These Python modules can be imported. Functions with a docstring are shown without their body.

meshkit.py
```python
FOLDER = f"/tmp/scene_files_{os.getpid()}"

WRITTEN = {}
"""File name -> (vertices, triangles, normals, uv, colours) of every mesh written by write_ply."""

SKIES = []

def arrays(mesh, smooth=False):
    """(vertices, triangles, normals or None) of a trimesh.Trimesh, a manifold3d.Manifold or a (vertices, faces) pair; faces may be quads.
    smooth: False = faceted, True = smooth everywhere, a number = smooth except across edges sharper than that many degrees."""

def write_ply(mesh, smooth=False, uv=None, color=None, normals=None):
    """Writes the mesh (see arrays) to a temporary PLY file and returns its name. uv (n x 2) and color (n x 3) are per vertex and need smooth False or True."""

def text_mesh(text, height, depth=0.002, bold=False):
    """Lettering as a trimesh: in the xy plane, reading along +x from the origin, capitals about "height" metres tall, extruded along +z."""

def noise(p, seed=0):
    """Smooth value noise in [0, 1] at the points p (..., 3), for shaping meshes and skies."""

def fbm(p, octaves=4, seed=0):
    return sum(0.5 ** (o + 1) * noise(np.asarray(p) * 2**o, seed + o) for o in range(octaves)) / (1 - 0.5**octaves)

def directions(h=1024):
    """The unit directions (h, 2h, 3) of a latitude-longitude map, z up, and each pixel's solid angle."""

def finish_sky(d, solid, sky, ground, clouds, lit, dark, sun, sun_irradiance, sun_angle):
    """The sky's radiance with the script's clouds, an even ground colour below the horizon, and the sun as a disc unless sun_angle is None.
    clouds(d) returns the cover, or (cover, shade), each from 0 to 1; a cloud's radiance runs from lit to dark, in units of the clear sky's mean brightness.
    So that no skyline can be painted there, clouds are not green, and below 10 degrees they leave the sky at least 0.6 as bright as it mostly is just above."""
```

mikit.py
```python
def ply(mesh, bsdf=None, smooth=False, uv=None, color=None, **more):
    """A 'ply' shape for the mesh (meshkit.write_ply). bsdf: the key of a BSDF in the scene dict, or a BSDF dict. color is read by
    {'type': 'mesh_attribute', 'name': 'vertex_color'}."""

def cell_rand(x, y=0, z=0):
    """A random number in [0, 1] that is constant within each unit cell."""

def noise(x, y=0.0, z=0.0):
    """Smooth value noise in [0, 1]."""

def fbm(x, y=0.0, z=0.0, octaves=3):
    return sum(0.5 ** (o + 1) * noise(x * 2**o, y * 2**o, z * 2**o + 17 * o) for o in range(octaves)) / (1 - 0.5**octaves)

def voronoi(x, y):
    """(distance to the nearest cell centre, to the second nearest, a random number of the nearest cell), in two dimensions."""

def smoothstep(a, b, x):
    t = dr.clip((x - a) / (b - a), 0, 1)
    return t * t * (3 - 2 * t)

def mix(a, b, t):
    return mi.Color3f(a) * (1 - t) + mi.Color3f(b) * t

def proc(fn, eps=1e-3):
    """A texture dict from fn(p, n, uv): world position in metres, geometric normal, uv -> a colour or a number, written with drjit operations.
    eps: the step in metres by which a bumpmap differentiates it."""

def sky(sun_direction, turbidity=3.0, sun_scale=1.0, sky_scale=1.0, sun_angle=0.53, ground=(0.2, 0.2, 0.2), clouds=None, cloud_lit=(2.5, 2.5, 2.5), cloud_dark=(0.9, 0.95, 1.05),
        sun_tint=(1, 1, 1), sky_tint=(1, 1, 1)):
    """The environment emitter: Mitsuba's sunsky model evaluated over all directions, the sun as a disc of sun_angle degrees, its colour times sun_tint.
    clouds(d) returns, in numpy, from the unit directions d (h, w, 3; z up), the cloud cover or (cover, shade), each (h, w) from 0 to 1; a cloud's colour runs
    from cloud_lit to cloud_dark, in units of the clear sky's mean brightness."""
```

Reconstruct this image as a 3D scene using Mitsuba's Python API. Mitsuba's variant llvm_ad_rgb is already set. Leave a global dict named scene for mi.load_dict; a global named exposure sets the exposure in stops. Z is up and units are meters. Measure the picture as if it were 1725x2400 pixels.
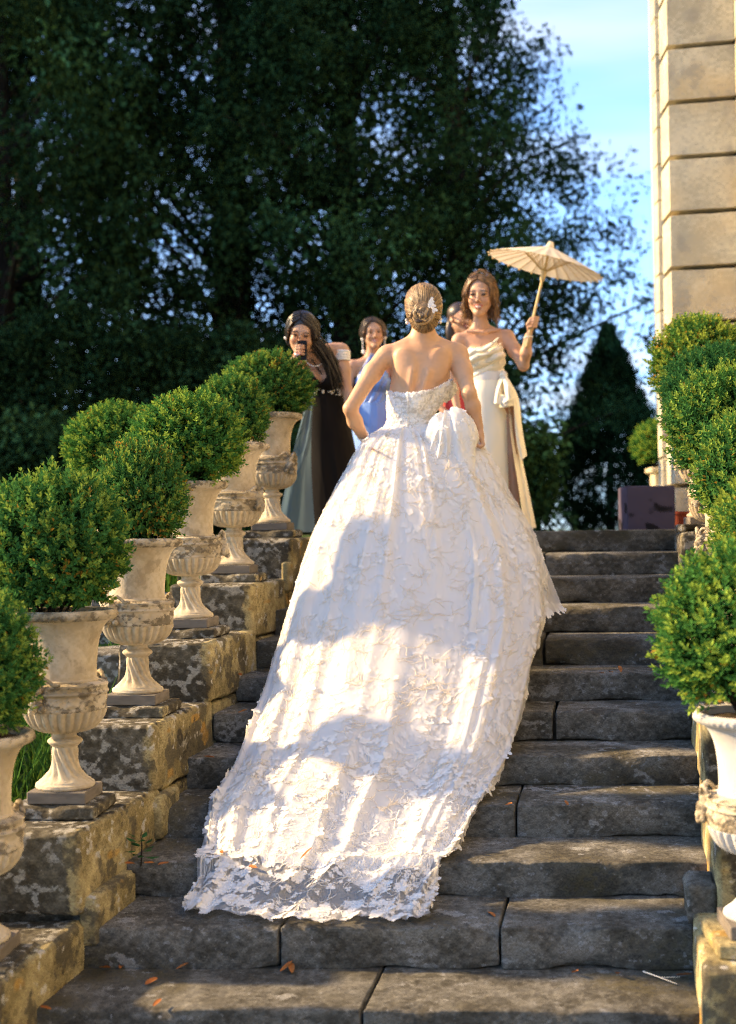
import math
import numpy as np
import trimesh
import manifold3d as m3
import drjit as dr
import mitsuba as mi
import mikit
from mikit import noise, fbm, voronoi, cell_rand, smoothstep, mix
import meshkit

scene, labels = {}, {}
T = mi.ScalarTransform4f
RNG = np.random.default_rng(7)

# ------------------------------------------------------------------ camera, sky, exposure
FOV = 2 * math.degrees(math.atan(862.5 / 3016.0))
PITCH, ROLL = math.radians(0.91), 0.014
_F = np.array([0, math.cos(PITCH), math.sin(PITCH)])
_U = np.array([0, -math.sin(PITCH), math.cos(PITCH)])
_UP = math.sin(ROLL) * np.array([1.0, 0, 0]) + math.cos(ROLL) * _U
CAM = np.array([0.0, 0.0, 0.005])
scene['camera'] = {'type': 'thinlens', 'fov': FOV, 'fov_axis': 'x', 'aperture_radius': 0.0115, 'focus_distance': 5.15,
                   'near_clip': 0.05, 'far_clip': 2000.0,
                   'to_world': T().look_at(origin=CAM.tolist(), target=(CAM + _F).tolist(), up=_UP.tolist())}
SUN_AZ, SUN_EL = math.radians(-80.0), math.radians(28.0)
SUN = (math.sin(SUN_AZ) * math.cos(SUN_EL), math.cos(SUN_AZ) * math.cos(SUN_EL), math.sin(SUN_EL))


def cloud_cover(d):
    h = np.maximum(d[..., 2:3], 0.03)
    q = d / h * 0.9
    w = meshkit.fbm(np.stack([q[..., 0] * 0.9 + q[..., 1] * 0.25, q[..., 1] * 2.6, 0 * q[..., 0]], -1), 5, 3)
    big = meshkit.fbm(q * 0.45 + 5.0, 3, 9)
    return np.clip((w - 0.40) * 3.6, 0, 1) * np.clip((big - 0.18) * 2.6, 0, 1) * 0.7


scene['sky'] = mikit.sky(SUN, turbidity=3.0, sun_scale=0.52, sky_scale=1.0, sun_angle=2.4, ground=(0.08, 0.09, 0.05),
                         clouds=cloud_cover, cloud_lit=(1.05, 1.08, 1.12), cloud_dark=(0.95, 1.0, 1.1), sun_tint=(1.0, 0.89, 0.71), sky_tint=(0.62, 0.70, 0.90))
exposure = 4.2

# ------------------------------------------------------------------ helpers
taken = {}


def new_key(name, parent=None):
    full = name if parent is None else parent + '__' + name
    n = taken.get(full, 0)
    taken[full] = n + 1
    return full if n == 0 else f'{full}_{n:03d}'


def note(key, label=None, cat=None, group=None, kind=None):
    d = labels.setdefault(key, {})
    for k, v in (('label', label), ('category', cat), ('group', group), ('kind', kind)):
        if v:
            d[k] = v
    return key


def thing(name, label, cat, group=None):
    return note(new_key(name), label, cat, group)


def put(name, shape, parent=None, label=None, cat=None, group=None, kind=None):
    key = new_key(name, parent)
    scene[key] = shape
    if label or cat or group or kind:
        note(key, label, cat, group, kind)
    return key


def moved(shape, m):
    return {**shape, 'to_world': m}


def cat(meshes):
    return trimesh.util.concatenate([m if isinstance(m, trimesh.Trimesh) else trimesh.Trimesh(*m, process=False) for m in meshes])


def tm(man):
    m = man.to_mesh()
    return trimesh.Trimesh(m.vert_properties[:, :3], m.tri_verts, process=False)


# stair frame: a across (to the right), b up the flight, both measured from the top nosing
EA, EB = np.array([1.0, -0.05, 0.0]), np.array([0.188, 1.0, 0.0])


def st(a, b, z):
    a, b, z = np.broadcast_arrays(np.asarray(a, float), np.asarray(b, float), np.asarray(z, float))
    return np.stack([a + 0.188 * b, 7.629 - 0.05 * a + b, z], -1)


def to_st(mesh):
    """A mesh modelled in (a, b, z) moved to the world."""
    v = np.asarray(mesh.vertices)
    return trimesh.Trimesh(st(v[:, 0], v[:, 1], v[:, 2]), mesh.faces, process=False)


def block(a0, a1, b0, b1, z0, z1, ch=0.012, wob=0.006, seed=0, res=0.07, chips=0):
    """A worn stone block in stair coordinates: rounded edges, uneven faces, broken corners."""
    lo, hi = np.array([a0, b0, z0]), np.array([a1, b1, z1])
    c, s = (lo + hi) / 2, hi - lo
    n = np.maximum(1, np.round(s / res)).astype(int)
    rg = np.random.default_rng(seed + 11)
    # grid on each face with denser rows at the edges
    def axis(k):
        h = s[k] / 2
        inner = np.linspace(-h + ch, h - ch, n[k] + 1)
        return np.concatenate([[-h], inner, [h]])
    ax = [axis(k) for k in range(3)]
    vs, fs, at0 = [], [], 0
    for k in range(3):
        i, j = [(1, 2), (2, 0), (0, 1)][k]
        for sgn in (-1, 1):
            A, B = np.meshgrid(ax[i], ax[j], indexing='ij')
            P = np.zeros(A.shape + (3,))
            P[..., i], P[..., j], P[..., k] = A, B, sgn * s[k] / 2
            idx = np.arange(A.size).reshape(A.shape) + at0
            q = np.stack([idx[:-1, :-1], idx[1:, :-1], idx[1:, 1:], idx[:-1, 1:]], -1).reshape(-1, 4)
            fs.append(q if sgn > 0 else q[:, ::-1])
            vs.append(P.reshape(-1, 3))
            at0 += A.size
    v = np.concatenate(vs)
    # round the edges: pull points that lie outside the inset box onto a sphere of radius ch round it
    inner = np.clip(v, -s / 2 + ch, s / 2 - ch)
    d = v - inner
    L = np.linalg.norm(d, axis=1, keepdims=True)
    nrm = d / np.maximum(L, 1e-9)
    edge = (np.abs(d) > 1e-9).sum(1) > 1
    w = c + v
    nz = meshkit.fbm(w * np.array([7.0, 7.0, 9.0]), 3, 5) - 0.5
    wear = np.clip((meshkit.fbm(w * 13.0 + seed, 3, 8) - 0.45) * 4, 0, 1)
    r = ch + wob * nz * 2
    v = inner + nrm * (r - np.where(edge, wear * ch * 0.7, 0))[:, None]
    for _ in range(chips):
        q = np.array([rg.uniform(-.5, .5) * s[0], -s[1] / 2, s[2] / 2 * rg.choice([1, 1, -1])])
        g = np.exp(-((v - q) / np.array([rg.uniform(.03, .09), .03, .03])) ** 2 @ np.ones(3))
        v[:, 1] += g * 0.011
        v[:, 2] -= g * 0.011 * np.sign(q[2])
    f = np.concatenate(fs)
    m = trimesh.Trimesh(v + c, np.vstack([f[:, [0, 1, 2]], f[:, [0, 2, 3]]]), process=False)
    m.merge_vertices(digits_vertex=6)
    return m


def box(lo, hi, ch=0.004):
    lo, hi = np.array(lo, float), np.array(hi, float)
    c, h = (lo + hi) / 2, (hi - lo) / 2
    pts = []
    for sx in (-1, 1):
        for sy in (-1, 1):
            for sz in (-1, 1):
                s = np.array([sx, sy, sz])
                for k in range(3):
                    o = np.full(3, ch)
                    o[k] = 0
                    pts.append(c + s * (h - o))
    return trimesh.Trimesh(pts, process=False).convex_hull


def lathe(profile, n=64, fn=None):
    """Revolve (r, z) pairs; fn(theta, z, r) -> r modifies the radius."""
    p = np.asarray(profile, float)
    th = np.arange(n) / n * 2 * np.pi
    R = np.repeat(p[:, :1], n, 1)
    Z = np.repeat(p[:, 1:], n, 1)
    TH = np.repeat(th[None], len(p), 0)
    if fn is not None:
        R = fn(TH, Z, R)
    v = np.stack([R * np.cos(TH), R * np.sin(TH), Z], -1).reshape(-1, 3)
    i, j = np.meshgrid(np.arange(len(p) - 1), np.arange(n), indexing='ij')
    q = np.stack([i * n + j, i * n + (j + 1) % n, (i + 1) * n + (j + 1) % n, (i + 1) * n + j], -1).reshape(-1, 4)
    return trimesh.Trimesh(v, np.vstack([q[:, [0, 1, 2]], q[:, [0, 2, 3]]]), process=False)


def spline(pts, n):
    """Smooth curve through the points (any dimension), n samples."""
    from scipy.interpolate import CubicSpline
    p = np.asarray(pts, float)
    t = np.concatenate([[0], np.cumsum(np.maximum(np.linalg.norm(np.diff(p, axis=0), axis=1), 1e-6))])
    return CubicSpline(t / t[-1], p, bc_type='natural')(np.linspace(0, 1, n))


def tube(points, radii, sides=8, caps=True):
    p = np.asarray(points, float)
    radii = np.broadcast_to(np.asarray(radii, float), (len(p),))
    t = np.gradient(p, axis=0)
    t /= np.linalg.norm(t, axis=1, keepdims=True) + 1e-12
    a = np.cross(t[0], [0, 0, 1.0] if abs(t[0][2]) < 0.9 else [1.0, 0, 0])
    A = []
    for k in range(len(p)):
        a = a - t[k] * (a @ t[k])
        a /= np.linalg.norm(a) + 1e-12
        A.append(a)
    A = np.array(A)
    B = np.cross(t, A)
    ang = np.arange(sides) * 2 * np.pi / sides
    v = p[:, None] + radii[:, None, None] * (np.cos(ang)[None, :, None] * A[:, None] + np.sin(ang)[None, :, None] * B[:, None])
    i, j = np.meshgrid(np.arange(len(p) - 1), np.arange(sides), indexing='ij')
    q = np.stack([i * sides + j, i * sides + (j + 1) % sides, (i + 1) * sides + (j + 1) % sides, (i + 1) * sides + j], -1).reshape(-1, 4)
    v = v.reshape(-1, 3)
    f = np.vstack([q[:, [0, 1, 2]], q[:, [0, 2, 3]]])
    if caps:
        n = len(v)
        v = np.vstack([v, p[:1], p[-1:]])
        jj = np.arange(sides)
        e = (len(p) - 1) * sides
        f = np.vstack([f, np.stack([jj * 0 + n, (jj + 1) % sides, jj], 1), np.stack([jj * 0 + n + 1, e + jj, e + (jj + 1) % sides], 1)])
    return trimesh.Trimesh(v, f, process=False)


def grid_mesh(P):
    """Quads over a grid of points (m, n, 3)."""
    m, n = P.shape[:2]
    i, j = np.meshgrid(np.arange(m - 1), np.arange(n - 1), indexing='ij')
    q = np.stack([i * n + j, i * n + j + 1, (i + 1) * n + j + 1, (i + 1) * n + j], -1).reshape(-1, 4)
    return trimesh.Trimesh(P.reshape(-1, 3), np.vstack([q[:, [0, 1, 2]], q[:, [0, 2, 3]]]), process=False)


# ------------------------------------------------------------------ materials
def col(r, g, b):
    return {'type': 'rgb', 'value': [r, g, b]}


def rough(base, roughness=0.85, spec=0.3, **more):
    return {'type': 'twosided', 'bsdf': {'type': 'principled', 'base_color': base, 'roughness': roughness, 'specular': spec, **more}}


def bumped(base, fn, scale=1.0, eps=2e-3, **more):
    return {'type': 'twosided', 'bsdf': {'type': 'bumpmap', 'arbitrary': mikit.proc(fn, eps), 'scale': scale,
                                         'bsdf': {'type': 'principled', 'base_color': base, 'roughness': 0.9, 'specular': 0.25, **more}}}


def step_color(p, n, uv):
    g = fbm(p.x * 9, p.y * 9, p.z * 9, 4)
    fine = fbm(p.x * 60, p.y * 60, p.z * 60, 3)
    c = mix((0.046, 0.042, 0.031), (0.150, 0.143, 0.120), smoothstep(0.32, 0.72, g * 0.55 + fine * 0.45))
    moss = smoothstep(0.52, 0.70, fbm(p.x * 4 + 7, p.y * 4, p.z * 5, 4)) * smoothstep(0.35, 0.6, fine)
    c = mix(c, (0.050, 0.040, 0.012), moss * 0.65)
    spot = smoothstep(0.63, 0.70, fbm(p.x * 11 + 3, p.y * 11, p.z * 11 + 9, 4) * 0.75 + fine * 0.25)
    speck = smoothstep(0.62, 0.72, fbm(p.x * 55, p.y * 30, p.z * 55, 3) * 0.7 + g * 0.3)
    c = mix(c, (0.25, 0.25, 0.235), spot * 0.6)
    c = mix(c, (0.22, 0.22, 0.21), speck * 0.6)
    grain = fbm(p.x * 210, p.y * 210, p.z * 210, 2)
    return c * (0.45 + 1.1 * grain)


def stone_bump(p, n, uv):
    return fbm(p.x * 40, p.y * 40, p.z * 40, 4) * 0.006 + fbm(p.x * 11, p.y * 11, p.z * 11, 2) * 0.008


def pier_color(p, n, uv):
    g = fbm(p.x * 8 + 3, p.y * 8, p.z * 6, 4)
    fine = fbm(p.x * 48, p.y * 48, p.z * 40, 3)
    c = mix((0.17, 0.135, 0.060), (0.36, 0.300, 0.150), smoothstep(0.35, 0.68, g * 0.6 + fine * 0.4))
    dark = smoothstep(0.50, 0.60, fbm(p.x * 10 + 11, p.y * 10, p.z * 7, 4) * 0.72 + fine * 0.28)
    c = mix(c, (0.062, 0.055, 0.038), dark * 0.85)
    pale = smoothstep(0.60, 0.68, fbm(p.x * 17, p.y * 17 + 5, p.z * 17, 3) * 0.6 + fine * 0.4)
    c = mix(c, (0.42, 0.41, 0.37), pale * 0.7)
    orange = smoothstep(0.66, 0.74, fbm(p.x * 7 + 31, p.y * 7, p.z * 12, 3))
    c = mix(c, (0.36, 0.20, 0.035), orange * 0.6)
    # a dark lichen crust with painted shade, leaving the mossy stair-side faces lighter
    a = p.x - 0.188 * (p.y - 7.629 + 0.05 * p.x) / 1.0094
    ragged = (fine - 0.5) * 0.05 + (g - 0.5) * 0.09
    crust_shade = smoothstep(-0.300, -0.316, a + ragged) + smoothstep(1.765, 1.785, a - ragged)
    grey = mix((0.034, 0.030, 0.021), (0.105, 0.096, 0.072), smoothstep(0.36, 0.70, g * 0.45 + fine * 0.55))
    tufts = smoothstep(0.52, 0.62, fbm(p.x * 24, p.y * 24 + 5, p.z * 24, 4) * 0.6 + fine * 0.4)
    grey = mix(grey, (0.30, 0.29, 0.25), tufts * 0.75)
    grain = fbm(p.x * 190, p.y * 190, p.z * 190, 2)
    return mix(c, grey, crust_shade * 0.93) * (0.5 + grain)


def lichen_color(p, n, uv):
    g = fbm(p.x * 12 + 3, p.y * 12, p.z * 12, 4)
    fine = fbm(p.x * 55, p.y * 55, p.z * 55, 3)
    c = mix((0.060, 0.052, 0.036), (0.17, 0.155, 0.115), smoothstep(0.36, 0.70, g * 0.5 + fine * 0.5))
    pale = smoothstep(0.53, 0.63, fbm(p.x * 22, p.y * 22 + 5, p.z * 22, 4) * 0.65 + fine * 0.35)
    return mix(c, (0.40, 0.39, 0.34), pale * 0.7)


def urn_color(p, n, uv):
    g = fbm(p.x * 9 + 3, p.y * 9, p.z * 5, 4)
    fine = fbm(p.x * 70, p.y * 70, p.z * 60, 3)
    c = mix((0.40, 0.325, 0.205), (0.56, 0.480, 0.340), smoothstep(0.3, 0.7, g * 0.6 + fine * 0.4))
    stain = smoothstep(0.54, 0.68, fbm(p.x * 18 + 1, p.y * 18, p.z * 9, 4) * 0.7 + fine * 0.3)
    return mix(c, (0.23, 0.175, 0.10), stain * 0.6)


def urn_worn_color(p, n, uv):
    g = fbm(p.x * 14 + 3, p.y * 14, p.z * 14, 4)
    fine = fbm(p.x * 75, p.y * 75, p.z * 75, 3)
    c = mix((0.30, 0.245, 0.155), (0.50, 0.425, 0.30), smoothstep(0.3, 0.65, g))
    dark = smoothstep(0.47, 0.60, fbm(p.x * 30 + 9, p.y * 30, p.z * 30, 4) * 0.6 + fine * 0.4)
    return mix(c, (0.085, 0.070, 0.045), dark * 0.75)


def wall_color(p, n, uv):
    g = fbm(p.x * 3, p.y * 3, p.z * 3, 4)
    fine = fbm(p.x * 45, p.y * 45, p.z * 45, 3)
    c = mix((0.34, 0.310, 0.225), (0.52, 0.470, 0.345), smoothstep(0.3, 0.7, g * 0.5 + fine * 0.5))
    c = mix(c, (0.50, 0.385, 0.205), smoothstep(0.50, 0.62, fbm(p.x * 1.7 + 8, p.y * 1.7, p.z * 1.3, 3)) * 0.5)
    return mix(c, (0.235, 0.215, 0.175), smoothstep(0.52, 0.66, fbm(p.x * 9, p.y * 9 + 4, p.z * 5, 4) * 0.7 + fine * 0.3) * 0.6)


def soil_color(p, n, uv):
    return mix((0.035, 0.026, 0.016), (0.075, 0.055, 0.035), fbm(p.x * 40, p.y * 40, p.z * 40, 3))


def lawn_color(p, n, uv):
    g = fbm(p.x * 2.0, p.y * 2.0, 0, 4)
    return mix((0.030, 0.055, 0.014), (0.075, 0.115, 0.030), g)


scene['m_step'] = bumped(mikit.proc(step_color), stone_bump)
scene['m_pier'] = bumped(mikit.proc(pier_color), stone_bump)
scene['m_lichen'] = bumped(mikit.proc(lichen_color), stone_bump)
scene['m_urn'] = bumped(mikit.proc(urn_color), lambda p, n, uv: fbm(p.x * 120, p.y * 120, p.z * 120, 2) * 0.0012)
scene['m_urn_worn'] = bumped(mikit.proc(urn_worn_color), lambda p, n, uv: fbm(p.x * 110, p.y * 110, p.z * 110, 3) * 0.004)
scene['m_urn_shaded'] = bumped(mikit.proc(lambda p, n, uv: mix((0.36, 0.35, 0.325), (0.56, 0.55, 0.515), fbm(p.x * 14, p.y * 14, p.z * 9, 4))), lambda p, n, uv: fbm(p.x * 120, p.y * 120, p.z * 120, 2) * 0.0012)  # urn stone turned grey: the blue shade on it is painted in
scene['m_plinth'] = rough(mikit.proc(lambda p, n, uv: mix((0.085, 0.073, 0.056), (0.21, 0.18, 0.14), fbm(p.x * 22, p.y * 22, p.z * 60, 4))), 0.7)
scene['m_wall'] = bumped(mikit.proc(wall_color), lambda p, n, uv: fbm(p.x * 70, p.y * 70, p.z * 70, 3) * 0.004)
scene['m_soil'] = rough(mikit.proc(soil_color), 1.0, 0.1)
scene['m_lawn'] = rough(mikit.proc(lawn_color), 1.0, 0.1)
scene['m_vertex'] = rough({'type': 'mesh_attribute', 'name': 'vertex_color'}, 0.75, 0.25)
scene['m_leaf'] = {'type': 'principledthin', 'base_color': {'type': 'mesh_attribute', 'name': 'vertex_color'}, 'roughness': 0.42, 'diff_trans': 0.55, 'eta': 1.4}
scene['m_tree_leaf'] = {'type': 'principledthin', 'base_color': {'type': 'mesh_attribute', 'name': 'vertex_color'}, 'roughness': 0.55, 'diff_trans': 0.35, 'eta': 1.3}
scene['m_bark'] = rough(mikit.proc(lambda p, n, uv: mix((0.014, 0.011, 0.008), (0.045, 0.036, 0.027), fbm(p.x * 18, p.y * 18, p.z * 6, 3))), 1.0, 0.1)

scene['m_skin'] = {'type': 'twosided', 'bsdf': {'type': 'principled', 'base_color': {'type': 'mesh_attribute', 'name': 'vertex_color'}, 'roughness': 0.48, 'specular': 0.4, 'sheen': 0.15}}
scene['m_hair'] = {'type': 'twosided', 'bsdf': {'type': 'principled', 'base_color': {'type': 'mesh_attribute', 'name': 'vertex_color'}, 'roughness': 0.40, 'specular': 0.5}}
scene['m_lace'] = bumped(mikit.proc(lambda p, n, uv: mix((0.62, 0.585, 0.52), (0.84, 0.82, 0.775), smoothstep(0.36, 0.56, fbm(p.x * 75, p.y * 75, p.z * 75, 3)))),
                         lambda p, n, uv: fbm(p.x * 130, p.y * 130, p.z * 130, 3) * 0.004, eps=1e-3)
scene['m_satin'] = rough(col(0.80, 0.775, 0.72), 0.42, 0.45)
scene['m_petal'] = {'type': 'principledthin', 'base_color': col(0.86, 0.84, 0.80), 'roughness': 0.6, 'diff_trans': 0.5, 'eta': 1.3}
scene['m_lining'] = {'type': 'principledthin', 'base_color': col(0.84, 0.81, 0.765), 'roughness': 0.7, 'diff_trans': 0.45, 'eta': 1.3}
scene['m_tulle'] = {'type': 'mask', 'opacity': 0.40, 'nested': {'type': 'principledthin', 'base_color': col(0.86, 0.86, 0.86), 'roughness': 0.6, 'diff_trans': 0.7, 'eta': 1.3}}
scene['m_veil'] = {'type': 'mask', 'opacity': 0.62, 'nested': {'type': 'principledthin', 'base_color': col(0.86, 0.85, 0.83), 'roughness': 0.6, 'diff_trans': 0.7, 'eta': 1.3}}
scene['m_bounce_gravel'] = rough(mikit.proc(lambda p, n, uv: mix((0.17, 0.155, 0.125), (0.27, 0.25, 0.205), fbm(p.x * 50, p.y * 50, 0, 3))), 0.95, 0.1)
scene['m_thread'] = rough(col(0.72, 0.64, 0.50), 0.8, 0.2)
scene['m_pearl'] = rough(col(0.82, 0.78, 0.70), 0.25, 0.6)

scene['m_ivory'] = rough(col(0.80, 0.73, 0.56), 0.40, 0.5)
scene['m_ivory_sky'] = rough(col(0.66, 0.63, 0.58), 0.45, 0.45)  # ivory satin greyed to paint in the sky it reflects
scene['m_black'] = rough(col(0.010, 0.0085, 0.008), 0.7, 0.08)
scene['m_gloss_black'] = rough(col(0.008, 0.008, 0.009), 0.45, 0.15)
scene['m_blue'] = rough(col(0.15, 0.27, 0.56), 0.38, 0.5)
scene['m_red'] = rough(col(0.55, 0.045, 0.03), 0.45, 0.4)
scene['m_chiffon'] = {'type': 'mask', 'opacity': 0.75, 'nested': {'type': 'principledthin', 'base_color': col(0.13, 0.20, 0.25), 'roughness': 0.8, 'diff_trans': 0.6, 'eta': 1.3}}
scene['m_paper'] = {'type': 'principledthin', 'base_color': col(0.80, 0.72, 0.56), 'roughness': 0.8, 'diff_trans': 0.8, 'eta': 1.3}
scene['m_bamboo'] = rough(col(0.58, 0.43, 0.20), 0.5, 0.4)
scene['m_dry'] = rough(mikit.proc(lambda p, n, uv: mix((0.20, 0.055, 0.012), (0.42, 0.15, 0.03), fbm(p.x * 60, p.y * 60, p.z * 60, 2))), 0.7, 0.3)
scene['m_terracotta'] = rough(col(0.20, 0.045, 0.025), 0.85, 0.2)
scene['m_spotted'] = rough(mikit.proc(lambda p, n, uv: mix((0.062, 0.052, 0.078), (0.010, 0.009, 0.012), smoothstep(0.60, 0.68, fbm(p.x * 8 + 2, p.y * 8, p.z * 8, 3)))), 0.9, 0.2)

# ------------------------------------------------------------------ ground
def ground_height(b):
    """The lawn beside the stairs follows the flight; above it lies the level terrace."""
    return np.interp(b, [-7.0, -4.9, -4.2, 0.3, 1.2], [-1.70, -1.64, -1.45, -0.13, -0.02])


def make_ground():
    xs = np.concatenate([np.linspace(-900, -12, 24), np.linspace(-10, -0.75, 30)])
    parts = []
    bs = np.concatenate([np.linspace(-900, -8, 20), np.linspace(-7, 1.4, 60), np.linspace(2, 1100, 24)])

    def sheet(a0s):
        A, B = np.meshgrid(a0s, bs, indexing='ij')
        Z = ground_height(B)
        bump = (meshkit.fbm(np.stack([A * 0.8, B * 0.8, 0 * A], -1), 3) - 0.5) * 0.10
        Z = Z + np.where((B < 0.6) & (B > -4.85) & (np.abs(A) < 40), bump, 0) * np.where(np.abs(A) < 0.9, 0.2, 1)
        return grid_mesh(st(A, B, Z)[:, ::-1])
    parts.append(sheet(xs))
    parts.append(sheet(np.concatenate([np.linspace(2.15, 12, 14), np.linspace(14, 900, 22)])))
    return cat(parts)


def flat_st(a0, a1, b0, b1, z, na=2, nb=2):
    A, B = np.meshgrid(np.linspace(a0, a1, na), np.linspace(b0, b1, nb), indexing='ij')
    return grid_mesh(st(A, B, 0 * A + z)[:, ::-1])


put('ground', mikit.ply(make_ground(), 'm_lawn', smooth=True), kind='structure')
put('terrace', mikit.ply(flat_st(-3.0, 2.6, 0.30, 1.398, -0.026 + 0.02), 'm_soil'), kind='structure')
put('path', mikit.ply(flat_st(-14.0, 14.0, -22.0, -4.85, -1.565), 'm_bounce_gravel'), kind='structure')  # unseen gravel forecourt, added to bounce sunlight onto the fronts
# between the two sheets, behind the terrace
put('terrain', mikit.ply(flat_st(-0.74, 2.14, 1.40, 1100.0, -0.022), 'm_lawn'), kind='structure')
put('terrain', mikit.ply(flat_st(-0.74, 2.14, -900.0, -6.0, -1.72), 'm_lawn'), kind='structure')

# ------------------------------------------------------------------ staircase
NOSE_Z = [0.0, -0.127, -0.252, -0.388, -0.516, -0.646, -0.770, -0.895, -1.018, -1.140, -1.262, -1.392, -1.52, -1.60]
TREAD = 0.3455
stairs = thing('stone_staircase', 'weathered grey stone staircase rising between two rows of urns', 'staircase')
JOINTS = {0: [0.95], 1: [0.30, 1.05], 2: [0.62], 3: [0.98], 4: [1.095], 5: [0.20], 6: [0.42, 1.17], 7: [0.85], 8: [0.30, 1.055], 9: [0.66],
          10: [0.345, 1.05], 11: [0.675], 12: [0.1, 1.0]}
for k in range(13):
    # the nosing of step k; its block reaches under the one above
    right = 1.80 + 0.0225 * (-TREAD * k) - (0.07 if k >= 10 else 0)
    cuts = [-0.30] + JOINTS[k] + [right + 0.02]
    for q in range(len(cuts) - 1):
        gap = 0.004 if k not in (4, 6) else 0.007
        b0 = -TREAD * k + RNG.uniform(-0.004, 0.004)
        dz = RNG.uniform(-0.003, 0.003)
        m = block(cuts[q] + gap, cuts[q + 1] - gap, b0, b0 + 0.40, NOSE_Z[k + 1] - 0.004, NOSE_Z[k] + dz, ch=0.006, wob=0.0022, seed=k * 7 + q, res=0.030, chips=7)
        put('step_block', mikit.ply(to_st(m), 'm_step', smooth=50), stairs)
for k in range(13):
    # mortar and rubble under the blocks, seen only in the joints
    right = 1.80 + 0.0225 * (-TREAD * k) - (0.07 if k >= 10 else 0)
    put('mortar', mikit.ply(to_st(box([-0.295, -TREAD * k + 0.055, -1.75], [right - 0.01, -TREAD * k + 0.392, NOSE_Z[k] - 0.045], 0.004)), 'm_soil'), stairs)
landing = block(-0.30, 1.82, 0.402, 1.39, -0.2, -0.003, ch=0.01, wob=0.002, seed=99, res=0.3)
put('landing_slab', mikit.ply(to_st(landing), 'm_step', smooth=50), stairs)

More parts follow.
